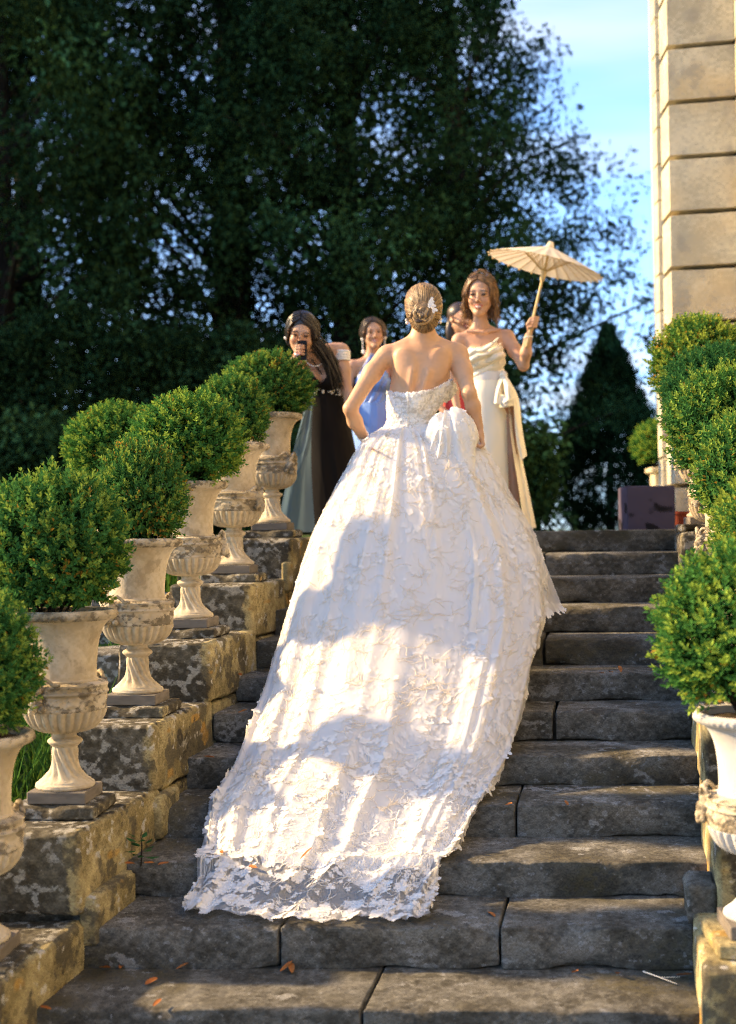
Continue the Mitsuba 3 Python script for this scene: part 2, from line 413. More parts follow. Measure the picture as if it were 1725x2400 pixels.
# ------------------------------------------------------------------ parapets with piers
LEFT_TOP = [-1.238, -0.945, -0.705, -0.455, -0.235, -0.020]
LEFT_FRONT = [-4.22, -3.51, -2.82, -2.15, -1.48, -0.72]
left_wall = thing('stone_parapet', 'stepped mossy stone parapet with urns on the left side of the stairs', 'parapet')
for i in range(6):
    f, z = LEFT_FRONT[i], LEFT_TOP[i]
    back = (LEFT_FRONT[i + 1] + 0.06) if i < 5 else 0.05
    m = block(-0.68, -0.285 + 0.004 * (i % 2), f, back, z - 0.262 if i else -1.75, z, ch=0.016, wob=0.009, seed=40 + i, res=0.05, chips=2)
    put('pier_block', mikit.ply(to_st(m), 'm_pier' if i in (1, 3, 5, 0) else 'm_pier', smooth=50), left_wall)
    if i:
        # foundation course under the block, set back
        m = block(-0.67, -0.292, f + 0.10, back - 0.02, -1.75, z - 0.270, ch=0.012, wob=0.006, seed=60 + i, res=0.08)
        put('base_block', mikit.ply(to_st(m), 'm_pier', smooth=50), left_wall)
    if i >= 3:
        m = block(-0.98, -0.69, f + 0.22, f + 0.62, -1.7, z - 0.06, ch=0.016, wob=0.01, seed=80 + i, res=0.07)
        put('outer_block', mikit.ply(to_st(m), 'm_lichen', smooth=50), left_wall)
# skirting stones along the foot of the wall
for q, (b0, b1, zz, w) in enumerate([(-3.47, -3.13, -1.16, 0.045), (-2.83, -2.62, -0.97, 0.03), (-0.86, -0.74, -0.145, 0.02)]):
    m = block(-0.30, -0.283 + w, b0, b1, zz - 0.16, zz, ch=0.012, wob=0.006, seed=120 + q, res=0.05)
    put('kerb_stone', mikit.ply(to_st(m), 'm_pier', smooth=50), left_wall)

RIGHT_TOP = [-1.205, -0.945, -0.705, -0.455, -0.235, -0.020]
RIGHT_FRONT = [-3.79, -3.51, -2.82, -2.15, -1.48, -0.72]
right_wall = thing('stone_parapet', 'stepped stone parapet along the right side of the stairs below the building', 'parapet')
for i in range(6):
    z = RIGHT_TOP[i]
    f = -4.0 if i == 0 else LEFT_FRONT[i]
    back = (LEFT_FRONT[i + 1] + 0.06) if i < 5 else 0.05
    a0 = 1.655 if i == 0 else 1.80 + 0.0225 * f + 0.012
    m = block(a0, a0 + 0.42, f, back, z - 0.262, z, ch=0.018, wob=0.009, seed=240 + i, res=0.05, chips=2)
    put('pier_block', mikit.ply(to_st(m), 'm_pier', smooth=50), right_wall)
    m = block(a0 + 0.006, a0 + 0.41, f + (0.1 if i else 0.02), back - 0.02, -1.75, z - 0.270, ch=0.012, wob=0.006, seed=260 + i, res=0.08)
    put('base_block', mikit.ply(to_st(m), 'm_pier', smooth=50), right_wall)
m = block(1.66, 1.83, -4.62, -4.02, -1.75, -1.36, ch=0.02, wob=0.01, seed=300, res=0.05)
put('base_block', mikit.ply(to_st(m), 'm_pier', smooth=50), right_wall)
m = block(1.64, 1.74, -3.47, -3.30, -1.25, -1.12, ch=0.018, wob=0.01, seed=303, res=0.03)
put('kerb_stone', mikit.ply(to_st(m), 'm_step', smooth=50), right_wall)

# ------------------------------------------------------------------ urns
def gadroon(n, amp):
    return lambda th, z, r: r * (1 + amp * (np.abs(np.cos(th * n / 2)) - 0.5))


def arc(r0, z0, r1, z1, n, bulge):
    """n points from one (r, z) to the other along a curve that bulges to the side."""
    t = np.linspace(0, 1, n)
    dx, dz = r1 - r0, z1 - z0
    w = np.sin(np.pi * t) * bulge
    L = math.hypot(dx, dz)
    return np.stack([r0 + dx * t + dz / L * w, z0 + dz * t - dx / L * w], 1)


URN_H = 0.632
stem_prof = np.vstack([[[0.0, 0.041], [0.094, 0.041]], [[0.098, 0.047], [0.096, 0.056], [0.088, 0.060]], [[0.086, 0.064]],
                       arc(0.083, 0.066, 0.041, 0.150, 14, -0.016), arc(0.041, 0.150, 0.040, 0.176, 5, 0.0),
                       [[0.045, 0.178]], arc(0.046, 0.180, 0.044, 0.206, 9, 0.013), [[0.038, 0.209], [0.038, 0.222], [0.0, 0.222]]])


def spiral(th, z, r):
    w = np.clip((z - 0.066) / 0.02, 0, 1) * np.clip((0.178 - z) / 0.015, 0, 1)
    return r * (1 + w * 0.21 * (np.abs(np.cos(6 * (th + z * 11.0))) - 0.6))


URN_STEM = lathe(stem_prof, 108, spiral)
low_prof = np.vstack([[[0.0, 0.221], [0.030, 0.221]], arc(0.036, 0.222, 0.137, 0.300, 18, 0.026), [[0.130, 0.302], [0.0, 0.302]]])
URN_BOWL = lathe(low_prof, 280, lambda th, z, r: r * (1 + np.clip((r - 0.03) / 0.05, 0, 1) * np.clip((0.302 - z) / 0.006, 0, 1) * 0.085 * (np.abs(np.cos(th * 14)) - 0.6)))
frieze_prof = np.vstack([[[0.10, 0.300]], [[0.134, 0.3005], [0.138, 0.305]], arc(0.137, 0.310, 0.139, 0.352, 14, 0.002), [[0.143, 0.354], [0.146, 0.359], [0.143, 0.364]],
                         [[0.139, 0.366], [0.139, 0.378], [0.144, 0.381], [0.142, 0.388], [0.124, 0.394], [0.10, 0.395]]])


def frieze(th, z, r):
    n = meshkit.fbm(np.stack([np.cos(th) * 6.5, np.sin(th) * 6.5, z * 45], -1), 3, 4) - 0.5
    w = np.clip((z - 0.306) / 0.008, 0, 1) * np.clip((0.352 - z) / 0.006, 0, 1)
    beads = np.clip((z - 0.3655) / 0.002, 0, 1) * np.clip((0.3795 - z) / 0.002, 0, 1) * 0.028 * np.cos(th * 26)
    return r * (1 + w * n * 0.13 + beads)


URN_FRIEZE = lathe(frieze_prof, 240, frieze)
neck_prof = np.vstack([[[0.09, 0.392], [0.112, 0.393], [0.113, 0.398], [0.108, 0.402]], np.array([[0.1065,0.404],[0.1055,0.43],[0.1065,0.46],[0.109,0.49],[0.113,0.52],[0.119,0.545],[0.128,0.568],[0.139,0.585],[0.150,0.595],[0.158,0.599]]), [[0.150, 0.606]], [[0.148, 0.60]], [[0.130,0.58],[0.104,0.50],[0.10,0.45]]])
URN_NECK = lathe(neck_prof, 72)
rim_prof = np.array([[0.150, 0.5975], [0.163, 0.599], [0.170, 0.604], [0.1755, 0.612], [0.1765, 0.622], [0.173, 0.629], [0.166, 0.632], [0.156, 0.630], [0.150, 0.622], [0.150, 0.5975]])
URN_RIM = lathe(rim_prof, 150, lambda th, z, r: r * (1 + np.where((z > 0.601) & (z < 0.622), 0.016 * np.cos(th * 50), 0)))
URN_PLINTH = cat([box([-0.0985, -0.0985, 0.0], [0.0985, 0.0985, 0.040], 0.003)])
URN_SLAB = None


def ram_handle():
    """A worn mask on the frieze with two curling horns, facing +x."""
    lumps = []
    for (x, y, z, r) in [(0.147, 0, 0.345, 0.026), (0.158, 0, 0.322, 0.018), (0.150, 0.016, 0.330, 0.014), (0.150, -0.016, 0.330, 0.014), (0.163, 0, 0.308, 0.011), (0.140, 0.0, 0.372, 0.024),
                         (0.146, 0.028, 0.318, 0.012), (0.146, -0.028, 0.318, 0.012)]:
        s = trimesh.creation.icosphere(3, r)
        s.apply_translation([x, y, z])
        lumps.append(s)
    horns = []
    for sg in (-1, 1):
        pts = [(0.146, 0.006 * sg, 0.366), (0.152, 0.014 * sg, 0.398), (0.146, 0.030 * sg, 0.412), (0.135, 0.050 * sg, 0.404), (0.126, 0.066 * sg, 0.391), (0.119, 0.080 * sg, 0.394)]
        c = spline(pts, 22)
        t = np.linspace(0, 1, 22)
        horns.append(tube(c, 0.0105 * (1 - 0.55 * t) * (1 + 0.10 * np.cos(t * 60)), 10))
    m = cat(lumps + horns)
    n = meshkit.fbm(m.vertices * 90, 3, 2) - 0.5
    m.vertices = m.vertices + m.vertex_normals * (n * 0.008)[:, None]
    return m


HANDLE = ram_handle()
URN_SOIL = lathe(np.array([[0.152, 0.608], [0.10, 0.614], [0.0, 0.618]]), 32)
urn_shapes = [('plinth', mikit.ply(URN_PLINTH, 'm_plinth')), ('stem', mikit.ply(URN_STEM, 'm_urn', smooth=45)), ('bowl', mikit.ply(URN_BOWL, 'm_urn', smooth=40)),
              ('frieze', mikit.ply(URN_FRIEZE, 'm_urn_worn', smooth=40)), ('neck', mikit.ply(URN_NECK, 'm_urn', smooth=40)), ('rim', mikit.ply(URN_RIM, 'm_urn_worn', smooth=45)),
              ('handle', mikit.ply(HANDLE, 'm_urn_worn', smooth=True)), ('handle', mikit.ply(HANDLE, 'm_urn_worn', smooth=True)), ('soil', mikit.ply(URN_SOIL, 'm_soil', smooth=True))]
STAIR_TURN = math.degrees(math.atan2(-0.05, 1.0)) - 3.0


def make_urn(pos, label, group, turn=0.0, s=1.0, slab=True, pale=False):
    k = thing('stone_urn', label, 'urn', group)
    base = T().translate([float(x) for x in pos]).rotate([0, 0, 1], STAIR_TURN + 2.5 * math.sin(17 * pos[1])).rotate([0, 1, 0], 0.9 * math.sin(31 * pos[1])).scale(s)
    if slab:
        put('base_slab', moved(slab_shapes[len(taken) % 3], base), k)
    up = base @ T().translate([0, 0, 0.043 if slab else 0.0])
    hi = 0
    for name, shp in urn_shapes:
        m = up
        if name == 'handle':
            m = up @ T().rotate([0, 0, 1], turn + 180 * hi)
            hi += 1
        if pale and name in ('stem', 'bowl', 'neck', 'rim'):  # pale swaps in the colour with the blue shade painted on
            shp = {**shp, 'bsdf': {'type': 'ref', 'id': 'm_urn_shaded'}}
        put(name, moved(shp, m), k)
    return k


slab_shapes = [mikit.ply(block(-0.14, 0.14, -0.135, 0.135, 0.0, 0.043, ch=0.008, wob=0.004, seed=500 + q, res=0.03, chips=2), 'm_pier', smooth=50) for q in range(3)]

LEFT_URNS, RIGHT_URNS = [], []
L_LABELS = ['stone urn cut off by the left edge of the picture, nearest of the left row', 'stone urn second from the bottom of the left row with curled ram horn handle',
            'pale stone urn third from the bottom of the left row', 'stone urn fourth from the bottom of the left row, under a wide round shrub',
            'stone urn fifth from the bottom of the left row, half hidden by its neighbours', 'topmost stone urn of the left row, beside the woman in black']
for i in range(6):
    p = st(-0.462, LEFT_FRONT[i] + 0.325, LEFT_TOP[i]) if i else st(-0.462, -3.82, LEFT_TOP[0] - 0.035)
    LEFT_URNS.append(p)
    make_urn(p, L_LABELS[i], 'stone urns along the left parapet', turn=[-118, -112, -118, -165, -20, -35][i], s=1.035)
R_LABELS = ['stone urn in painted grey shade at the right edge, nearest of the right row'] + [f'stone urn hidden behind the shrubs of the right row, {w} from the bottom' for w in ('second', 'third', 'fourth', 'fifth', 'sixth')]

# ------------------------------------------------------------------ building
C0, BT, BN = np.array([2.150, 9.0]), np.array([0.98, -0.2]), np.array([0.2, 0.98])
RET = np.array([0.045, 1.0])


def to_wall(mesh, back):
    v = np.asarray(mesh.vertices)
    xy = C0 + v[:, :1] * BT + v[:, 1:2] * back
    return trimesh.Trimesh(np.column_stack([xy, v[:, 2]]), mesh.faces, process=False)


house = thing('stone_building', 'tall sunlit stone building with deep horizontal joints at the right edge', 'building')
JZ = [-0.02, 0.30, 0.68, 1.06, 1.44] + [1.825 + 0.39 * q for q in range(17)]
for k in range(len(JZ) - 1):
    m = block(0.0, 0.458, 0.0, 0.30, JZ[k] + 0.016, JZ[k + 1] - 0.016, ch=0.004, wob=0.003, seed=700 + k, res=0.06)
    put('stone_block', mikit.ply(to_wall(m, RET), 'm_wall', smooth=40), house)
    m = block(0.460, 1.5, -1.25, 0.28, JZ[k] + 0.016, JZ[k + 1] - 0.016, ch=0.004, wob=0.003, seed=1730 + k, res=0.09)
    put('stone_block', mikit.ply(to_wall(m, BN), 'm_wall', smooth=40), house)
put('wall', mikit.ply(to_wall(box([0.17, 0.17, -0.05], [0.50, 0.29, 8.0], 0.002), RET), 'm_wall'), house)
put('wall', mikit.ply(to_wall(box([0.62, -1.09, -0.05], [1.45, 0.27, 8.0], 0.002), BN), 'm_wall'), house)
z = -0.02
k = 0
while z < 7.9:
    m = block(-0.030, 0.30, 0.302, 0.46, z + 0.005, z + 0.262, ch=0.006, wob=0.002, seed=760 + k, res=0.06)
    put('corner_stone', mikit.ply(to_wall(m, RET), 'm_wall', smooth=40), house)
    z += 0.267
    k += 1
put('wall', mikit.ply(to_wall(box([0.0, 0.40, -0.05], [6.0, 6.0, 8.0], 0.01), BN), 'm_wall'), house)
put('wall', mikit.ply(to_wall(box([1.46, -1.0, -0.05], [6.0, 0.39, 8.0], 0.01), BN), 'm_wall'), house)
# the wing that runs forward along the right of the stairs, outside the picture
put('wing_wall', mikit.ply(box([3.15, -3.0, -1.7], [4.2, 7.4, 8.0], 0.02), 'm_wall'), house)
put('cornice', mikit.ply(to_wall(cat([box([-0.12, 0.46, 8.07], [6.1, 6.1, 8.2], 0.01), box([-0.20, -1.40, 8.205], [6.2, 6.2, 8.4], 0.02)]), BN), 'm_wall'), house)


# ------------------------------------------------------------------ foliage
def leaves_mesh(pos, axis, side, length, width, fold=0.25):
    """Many folded leaf blades: pos (n, 3) the foot, axis the direction of the midrib, side across it."""
    nrm = np.cross(axis, side)
    L, W = length[:, None], width[:, None]
    a = pos
    c = pos + axis * L
    l = pos + axis * L * 0.5 + side * W * 0.5 + nrm * W * fold
    r = pos + axis * L * 0.5 - side * W * 0.5 + nrm * W * fold
    v = np.stack([a, l, c, r], 1).reshape(-1, 3)
    i = np.arange(len(pos))[:, None] * 4
    f = np.concatenate([i + np.array([[0, 2, 1]]), i + np.array([[0, 3, 2]])])
    return v, f


def unit(v):
    return v / (np.linalg.norm(v, axis=-1, keepdims=True) + 1e-12)


def box_shrub(seed, shoots=1750, yellow=0.35, rust=0.05, tone=(1, 1, 1)):
    """A clipped box ball of radius one (centre at the origin) with upright young shoots; returns (v, f, colours)."""
    g = np.random.default_rng(seed)
    R = 0.235
    d = unit(g.normal(size=(shoots, 3)))
    d = d[d[:, 2] > -0.82]
    lump = 1 + 0.22 * (meshkit.fbm(d * 2.4 + seed, 3, seed) - 0.5) + 0.10 * (meshkit.fbm(d * 6 + seed, 2, 3) - 0.5)
    depth = 1 - 0.30 * g.random(len(d)) ** 1.8
    p = d * (R * lump * depth)[:, None]
    p[:, 2] = np.where(p[:, 2] < 0, p[:, 2] * 0.98, p[:, 2])
    ax = unit(d * 0.75 + np.array([0, 0, 0.62]) + g.normal(size=d.shape) * 0.24)
    a1 = unit(np.cross(ax, g.normal(size=d.shape)))
    a2 = np.cross(ax, a1)
    slen = g.uniform(0.036, 0.072, len(d))
    pairs = 5
    P, A, S, L, W, Cc = [], [], [], [], [], []
    fresh = g.random(len(d)) < yellow * (0.5 + 1.0 * meshkit.noise(d * 3 + 9, 2))
    old = meshkit.fbm(d * 3.1 + 40 + seed, 2, 6)
    for q in range(pairs):
        t = (q + 0.3) / pairs
        base = p + ax * (slen * t)[:, None]
        for sg in (-1, 1):
            out = (a1 if q % 2 else a2) * sg
            la = unit(ax * (0.45 + 0.7 * t) + out * (1.0 - 0.45 * t) + g.normal(size=d.shape) * 0.16)
            sd = unit(np.cross(la, np.cross(ax, out)) * 0 + np.cross(ax, out) + g.normal(size=d.shape) * 0.15)
            sd = unit(sd - la * (sd * la).sum(1, keepdims=True))
            P.append(base); A.append(la); S.append(sd)
            L.append(g.uniform(0.019, 0.029, len(d)) * (1.05 - 0.30 * t))
            W.append(g.uniform(0.0105, 0.0155, len(d)) * (1.05 - 0.3 * t))
            c = np.array([0.044, 0.138, 0.036]) + g.random((len(d), 1)) * np.array([0.036, 0.075, 0.014])
            young = np.array([0.230, 0.330, 0.055]) * g.uniform(0.75, 1.25, (len(d), 1))
            c = np.where((fresh & (t > 0.45))[:, None], young, c)
            rusty = (g.random(len(d)) < rust * np.where(old > 0.60, 3.2, 0.15))
            c = np.where(rusty[:, None], np.array([0.42, 0.235, 0.035]) * g.uniform(0.6, 1.2, (len(d), 1)), c)
            Cc.append(c)
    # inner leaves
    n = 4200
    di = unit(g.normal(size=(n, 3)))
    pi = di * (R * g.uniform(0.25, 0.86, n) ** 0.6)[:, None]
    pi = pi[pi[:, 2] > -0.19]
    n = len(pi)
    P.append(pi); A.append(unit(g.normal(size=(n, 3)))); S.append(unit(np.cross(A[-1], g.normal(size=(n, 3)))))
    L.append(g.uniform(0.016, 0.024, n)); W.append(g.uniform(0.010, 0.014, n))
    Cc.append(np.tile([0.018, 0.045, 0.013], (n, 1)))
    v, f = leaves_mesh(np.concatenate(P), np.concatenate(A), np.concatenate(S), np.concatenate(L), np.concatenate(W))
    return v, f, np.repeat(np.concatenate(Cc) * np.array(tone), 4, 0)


def shrub_stems(seed):
    g = np.random.default_rng(seed)
    out = []
    for q in range(15):
        an = g.uniform(0, 6.28)
        r0, r1 = g.uniform(0.0, 0.05), g.uniform(0.06, 0.17)
        p = spline([(r0 * math.cos(an), r0 * math.sin(an), -0.245), ((r0 + r1) * 0.5 * math.cos(an + .2), (r0 + r1) * 0.5 * math.sin(an + .2), -0.16), (r1 * math.cos(an), r1 * math.sin(an), g.uniform(-0.06, 0.08))], 7)
        out.append(tube(p, np.linspace(0.0045, 0.002, 7), 5))
    return cat(out)


shrub_shapes = []
for q, (sd, yl, ru, tn) in enumerate([(1, 0.45, 0.022, (1, 1, 1)), (2, 0.60, 0.010, (1.1, 1.1, 1)), (3, 0.40, 0.045, (1.05, 1, 1)), (4, 0.12, 0.010, (0.70, 0.80, 1.0)), (5, 0.75, 0.035, (1.25, 1.1, 1.0))]):
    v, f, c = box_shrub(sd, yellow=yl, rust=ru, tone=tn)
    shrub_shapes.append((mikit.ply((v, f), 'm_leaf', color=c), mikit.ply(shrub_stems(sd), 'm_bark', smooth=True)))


def make_shrub(pos, label, group, sx=1.0, sz=1.0, turn=0.0, kind=0):
    k = thing('box_shrub', label, 'shrub', group)
    m = T().translate([float(x) for x in pos]).rotate([0, 0, 1], turn).scale([sx, sx, sz])
    put('foliage', moved(shrub_shapes[kind][0], m), k)
    put('stem', moved(shrub_shapes[kind][1], m), k)
    return k


S_LABELS = ['round green box shrub cut off by the left edge of the picture', 'large box shrub with orange flecked leaves in the second urn from the bottom left',
            'box shrub in the third urn of the left row, just right of the largest shrub', 'wide box shrub in the middle of the left row with bare stems below',
            'dark green box shrub tucked behind the wide one in the left row', 'topmost box shrub of the left row in front of the woman in black']
#        sx    sz   dx    dz  kind
S_SET = [(0.88, 0.92, -0.03, 0.0, 0), (1.00, 1.02, -0.035, 0.0, 0), (0.71, 0.88, 0.02, -0.02, 2), (1.00, 0.86, -0.01, 0.0, 1), (0.72, 0.76, 0.0, 0.0, 0), (1.00, 0.76, -0.02, 0.0, 2)]
for i in range(6):
    sx, sz, dx, dz, kd = S_SET[i]
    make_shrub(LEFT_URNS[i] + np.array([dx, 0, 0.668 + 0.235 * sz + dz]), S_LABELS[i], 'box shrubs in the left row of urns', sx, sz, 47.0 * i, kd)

# the right-hand row
R_SLABELS = ['large glossy box shrub in the grey urn at the lower right edge', 'yellow green box shrub second from the bottom of the right row', 'box shrub third from the bottom of the right row',
             'dark box shrub fourth from the bottom of the right row', 'box shrub second from the top of the right row', 'topmost box shrub of the right row with browned underside against the building']
R_SET = [(1.06, 0.98, 0.0, 1), (0.97, 0.98, 0.0, 4), (1.00, 1.02, 0.0, 0), (1.02, 1.0, 0.0, 0), (1.0, 0.96, 0.0, 3), (1.08, 0.98, 0.04, 4)]
RIGHT_POS = [st(1.825, -3.80, RIGHT_TOP[0])] + [st(1.97, LEFT_FRONT[i] + 0.335, RIGHT_TOP[i]) for i in range(1, 6)]
for i, (da, dz_) in enumerate([(0, 0), (0.05, 0), (0.04, 0), (-0.03, 0), (-0.02, 0), (-0.03, 0)]):
    RIGHT_POS[i] = RIGHT_POS[i] + np.array([da, 0, 0])
for i in range(6):
    sx, sz, dz, kd = R_SET[i]
    make_urn(RIGHT_POS[i], R_LABELS[i], 'stone urns along the right parapet', turn=[-20, 60, 80, 20, 40, 10][i], pale=i == 0)
    make_shrub(RIGHT_POS[i] + np.array([0, 0, 0.668 + 0.235 * sz + dz]), R_SLABELS[i], 'box shrubs in the right row of urns', sx, sz, 83.0 * i + 20, kd)

# a further shrub on the lawn side, in an urn on a pier of its own
q0 = np.array([-1.335, 6.75, 0.095])
pier = block(-0.22, 0.22, -0.22, 0.22, -0.85, -0.50, ch=0.015, wob=0.008, seed=811, res=0.06)
k = thing('stone_pedestal', 'low stone block on the lawn hidden behind the left row of shrubs', 'pedestal')
put('block', moved(mikit.ply(pier, 'm_lichen', smooth=50), T().translate([q0[0], q0[1], q0[2]])), k)
make_urn(q0 + np.array([0, 0, -0.50]), 'stone urn on the lawn hidden behind the left row of shrubs', None, turn=-60)
make_shrub(q0 + np.array([0, 0, -0.50 + 0.668 + 0.22]), 'separate box shrub standing on the lawn side behind the left row', None, 0.95, 0.80, 120, 1)


# ------------------------------------------------------------------ trees
def tree_leaves(g, centres, radii, per, size, droop=0.3, flat=0.85):
    """Leaf blades in clumps; each clump a flattened, drooping spray."""
    n = len(centres)
    idx = np.repeat(np.arange(n), per)
    o = unit(g.normal(size=(len(idx), 3))) * (g.random(len(idx)) ** 0.5)[:, None]
    o[:, 2] *= flat
    p = centres[idx] + o * radii[idx][:, None]
    p[:, 2] -= droop * radii[idx] * (o[:, 0] ** 2 + o[:, 1] ** 2)
    ax = unit(o * 0.7 + g.normal(size=p.shape) * 0.7 + np.array([0, 0, -0.35]))
    sd = unit(np.cross(ax, g.normal(size=p.shape)))
    L = size * g.uniform(0.7, 1.3, len(p))
    v, f = leaves_mesh(p, ax, sd, L, L * 0.55, 0.15)
    tone = np.repeat(g.uniform(0.55, 1.25, n) ** 1.3 + 1.1 * (g.random(n) < 0.09), per)  # a few clumps brightened, painting in sunlit patches
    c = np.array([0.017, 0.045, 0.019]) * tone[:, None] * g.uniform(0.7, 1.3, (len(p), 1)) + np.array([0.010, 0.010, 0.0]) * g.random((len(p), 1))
    return v, f, np.repeat(c, 4, 0)


def make_tree_mesh(seed, height, spread, n_clump, per, size, bare=0.18, lean=(0, 0), top_power=0.8, crown_r=0.42, holes=0.36):
    """A broad tree: tapered trunk, limbs to the clumps, and a ragged crown of sprays. Returns (foliage, wood)."""
    g = np.random.default_rng(seed)
    centres, radii, wood = [], [], []
    trunk = spline([(0, 0, -0.2), (lean[0] * 0.3, lean[1] * 0.3, height * 0.35), (lean[0] * 0.7, lean[1] * 0.7, height * 0.7), (lean[0], lean[1], height * 0.97)], 14)
    wood.append(tube(trunk, np.linspace(0.03 * height, 0.006 * height, 14), 9))
    for q in range(n_clump):
        h = bare + (0.98 - bare) * g.random() ** 0.85
        i = int(h * 13)
        base = trunk[min(i, 13)]
        prof = spread * (np.clip((h - bare) / 0.16, 0.25, 1)) * (1 - h ** 2.2) ** top_power
        an = g.uniform(0, 2 * np.pi)
        r = prof * g.uniform(0.25, 1.0) ** 0.55 * (0.75 + 0.5 * meshkit.noise(np.array([math.cos(an) * 1.6 + seed, math.sin(an) * 1.6, h * 4.0])))
        if meshkit.noise(np.array([r * math.cos(an) * 0.55 + seed * 3.1, r * math.sin(an) * 0.15, h * height * 0.55])) < holes and r > spread * 0.2:
            continue
        c = base + np.array([r * math.cos(an), r * math.sin(an), 0.06 * height * g.normal() * 0.5 - 0.10 * r])
        centres.append(c)
        radii.append(crown_r * g.uniform(0.6, 1.35))
        if q % 11 == 0 and r > spread * 0.25:
            b = trunk[max(0, min(13, i - 2))]
            mid = (b + c) / 2 + np.array([0, 0, 0.05 * height * g.uniform(0.2, 1)])
            pl = spline([b, mid, c], 8)
            wood.append(tube(pl, np.linspace(0.0048 * height, 0.0015 * height, 8), 5))
    v, f, c = tree_leaves(g, np.array(centres), np.array(radii), per, size)
    return (v, f, c), cat(wood)


def ply_tree(t):
    (v, f, c), w = t
    return mikit.ply((v, f), 'm_tree_leaf', color=c), mikit.ply(w, 'm_bark', smooth=True)


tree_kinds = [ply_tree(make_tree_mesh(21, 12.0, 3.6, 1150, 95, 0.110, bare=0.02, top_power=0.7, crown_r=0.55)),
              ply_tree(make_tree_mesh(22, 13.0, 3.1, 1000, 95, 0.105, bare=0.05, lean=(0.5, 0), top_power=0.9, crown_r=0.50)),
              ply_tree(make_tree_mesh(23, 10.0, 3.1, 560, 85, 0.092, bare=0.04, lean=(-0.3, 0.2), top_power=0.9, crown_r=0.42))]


def plant_tree(x, y, kind, label, s=1.0, turn=0.0, z=-0.1, group=None, name='yew_tree'):
    k = thing(name, label, 'tree', group)
    m = T().translate([float(x), float(y), z]).rotate([0, 0, 1], turn).scale(s)
    put('crown', moved(tree_kinds[kind][0], m), k)
    put('trunk', moved(tree_kinds[kind][1], m), k)


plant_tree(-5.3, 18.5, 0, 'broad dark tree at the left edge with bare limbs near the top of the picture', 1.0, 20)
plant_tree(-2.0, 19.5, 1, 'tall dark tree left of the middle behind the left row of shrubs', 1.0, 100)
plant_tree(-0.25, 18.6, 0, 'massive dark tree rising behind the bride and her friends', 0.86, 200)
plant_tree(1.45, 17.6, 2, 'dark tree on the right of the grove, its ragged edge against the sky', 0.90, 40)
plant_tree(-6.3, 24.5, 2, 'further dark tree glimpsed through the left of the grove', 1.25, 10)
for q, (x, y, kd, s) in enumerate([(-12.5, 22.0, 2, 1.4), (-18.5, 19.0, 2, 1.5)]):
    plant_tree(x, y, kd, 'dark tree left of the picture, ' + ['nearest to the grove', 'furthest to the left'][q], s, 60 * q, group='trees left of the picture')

# the pointed conifer on the right
def conifer(seed=5, h=3.55, r=1.3, n=760):
    g = np.random.default_rng(seed)
    t = g.random(n) ** 0.8
    an = g.uniform(0, 6.283, n)
    rad = r * (1 - t) ** 0.85 * np.clip(0.45 + t * 4, 0, 1) * g.uniform(0.55, 1.05, n)
    c = np.stack([rad * np.cos(an), rad * np.sin(an), 0.1 + t * (h - 0.25)], 1)
    v, f, cc = tree_leaves(g, c, 0.20 * (1.05 - 0.7 * t), 60, 0.075, droop=0.1, flat=1.4)
    wood = tube([(0, 0, -0.3), (0, 0, h * 0.5), (0, 0, h * 0.93)], [0.09, 0.05, 0.012], 8)
    return (v, f, cc * 0.9), wood


tree_kinds.append(ply_tree(conifer()))
plant_tree(4.06, 21.5, 3, 'small pointed conifer against the sky between the grove and the building', 1.0, 0, z=-0.05, name='conifer')


def hedge_mesh(x0, x1, y, depth, h, seed):
    g = np.random.default_rng(seed)
    n = int((x1 - x0) * 330)
    c = np.stack([g.uniform(x0, x1, n), y + g.uniform(-depth / 2, depth / 2, n), h * g.random(n) ** 0.7], 1)
    c[:, 2] *= 0.85 + 0.3 * meshkit.noise(np.stack([c[:, 0] * 0.8, c[:, 0] * 0, c[:, 0] * 0], 1), 4)
    return tree_leaves(g, c, np.full(n, 0.22), 30, 0.085, 0.1, 1.0)


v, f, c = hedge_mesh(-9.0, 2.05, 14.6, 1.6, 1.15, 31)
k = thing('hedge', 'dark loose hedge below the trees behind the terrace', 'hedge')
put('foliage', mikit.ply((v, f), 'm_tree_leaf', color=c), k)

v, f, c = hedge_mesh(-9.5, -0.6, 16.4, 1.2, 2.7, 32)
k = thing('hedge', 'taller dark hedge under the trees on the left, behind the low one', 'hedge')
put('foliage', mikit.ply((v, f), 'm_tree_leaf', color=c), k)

# pale topiary far behind, beside the building
k = thing('topiary_ball', 'pale sunlit round topiary far away beside the corner of the building', 'shrub')
m = T().translate([2.76, 12.2, 0.80]).scale([0.95, 0.95, 0.85])
put('foliage', moved(shrub_shapes[1][0], m), k)
put('stem', moved(shrub_shapes[1][1], m), k)


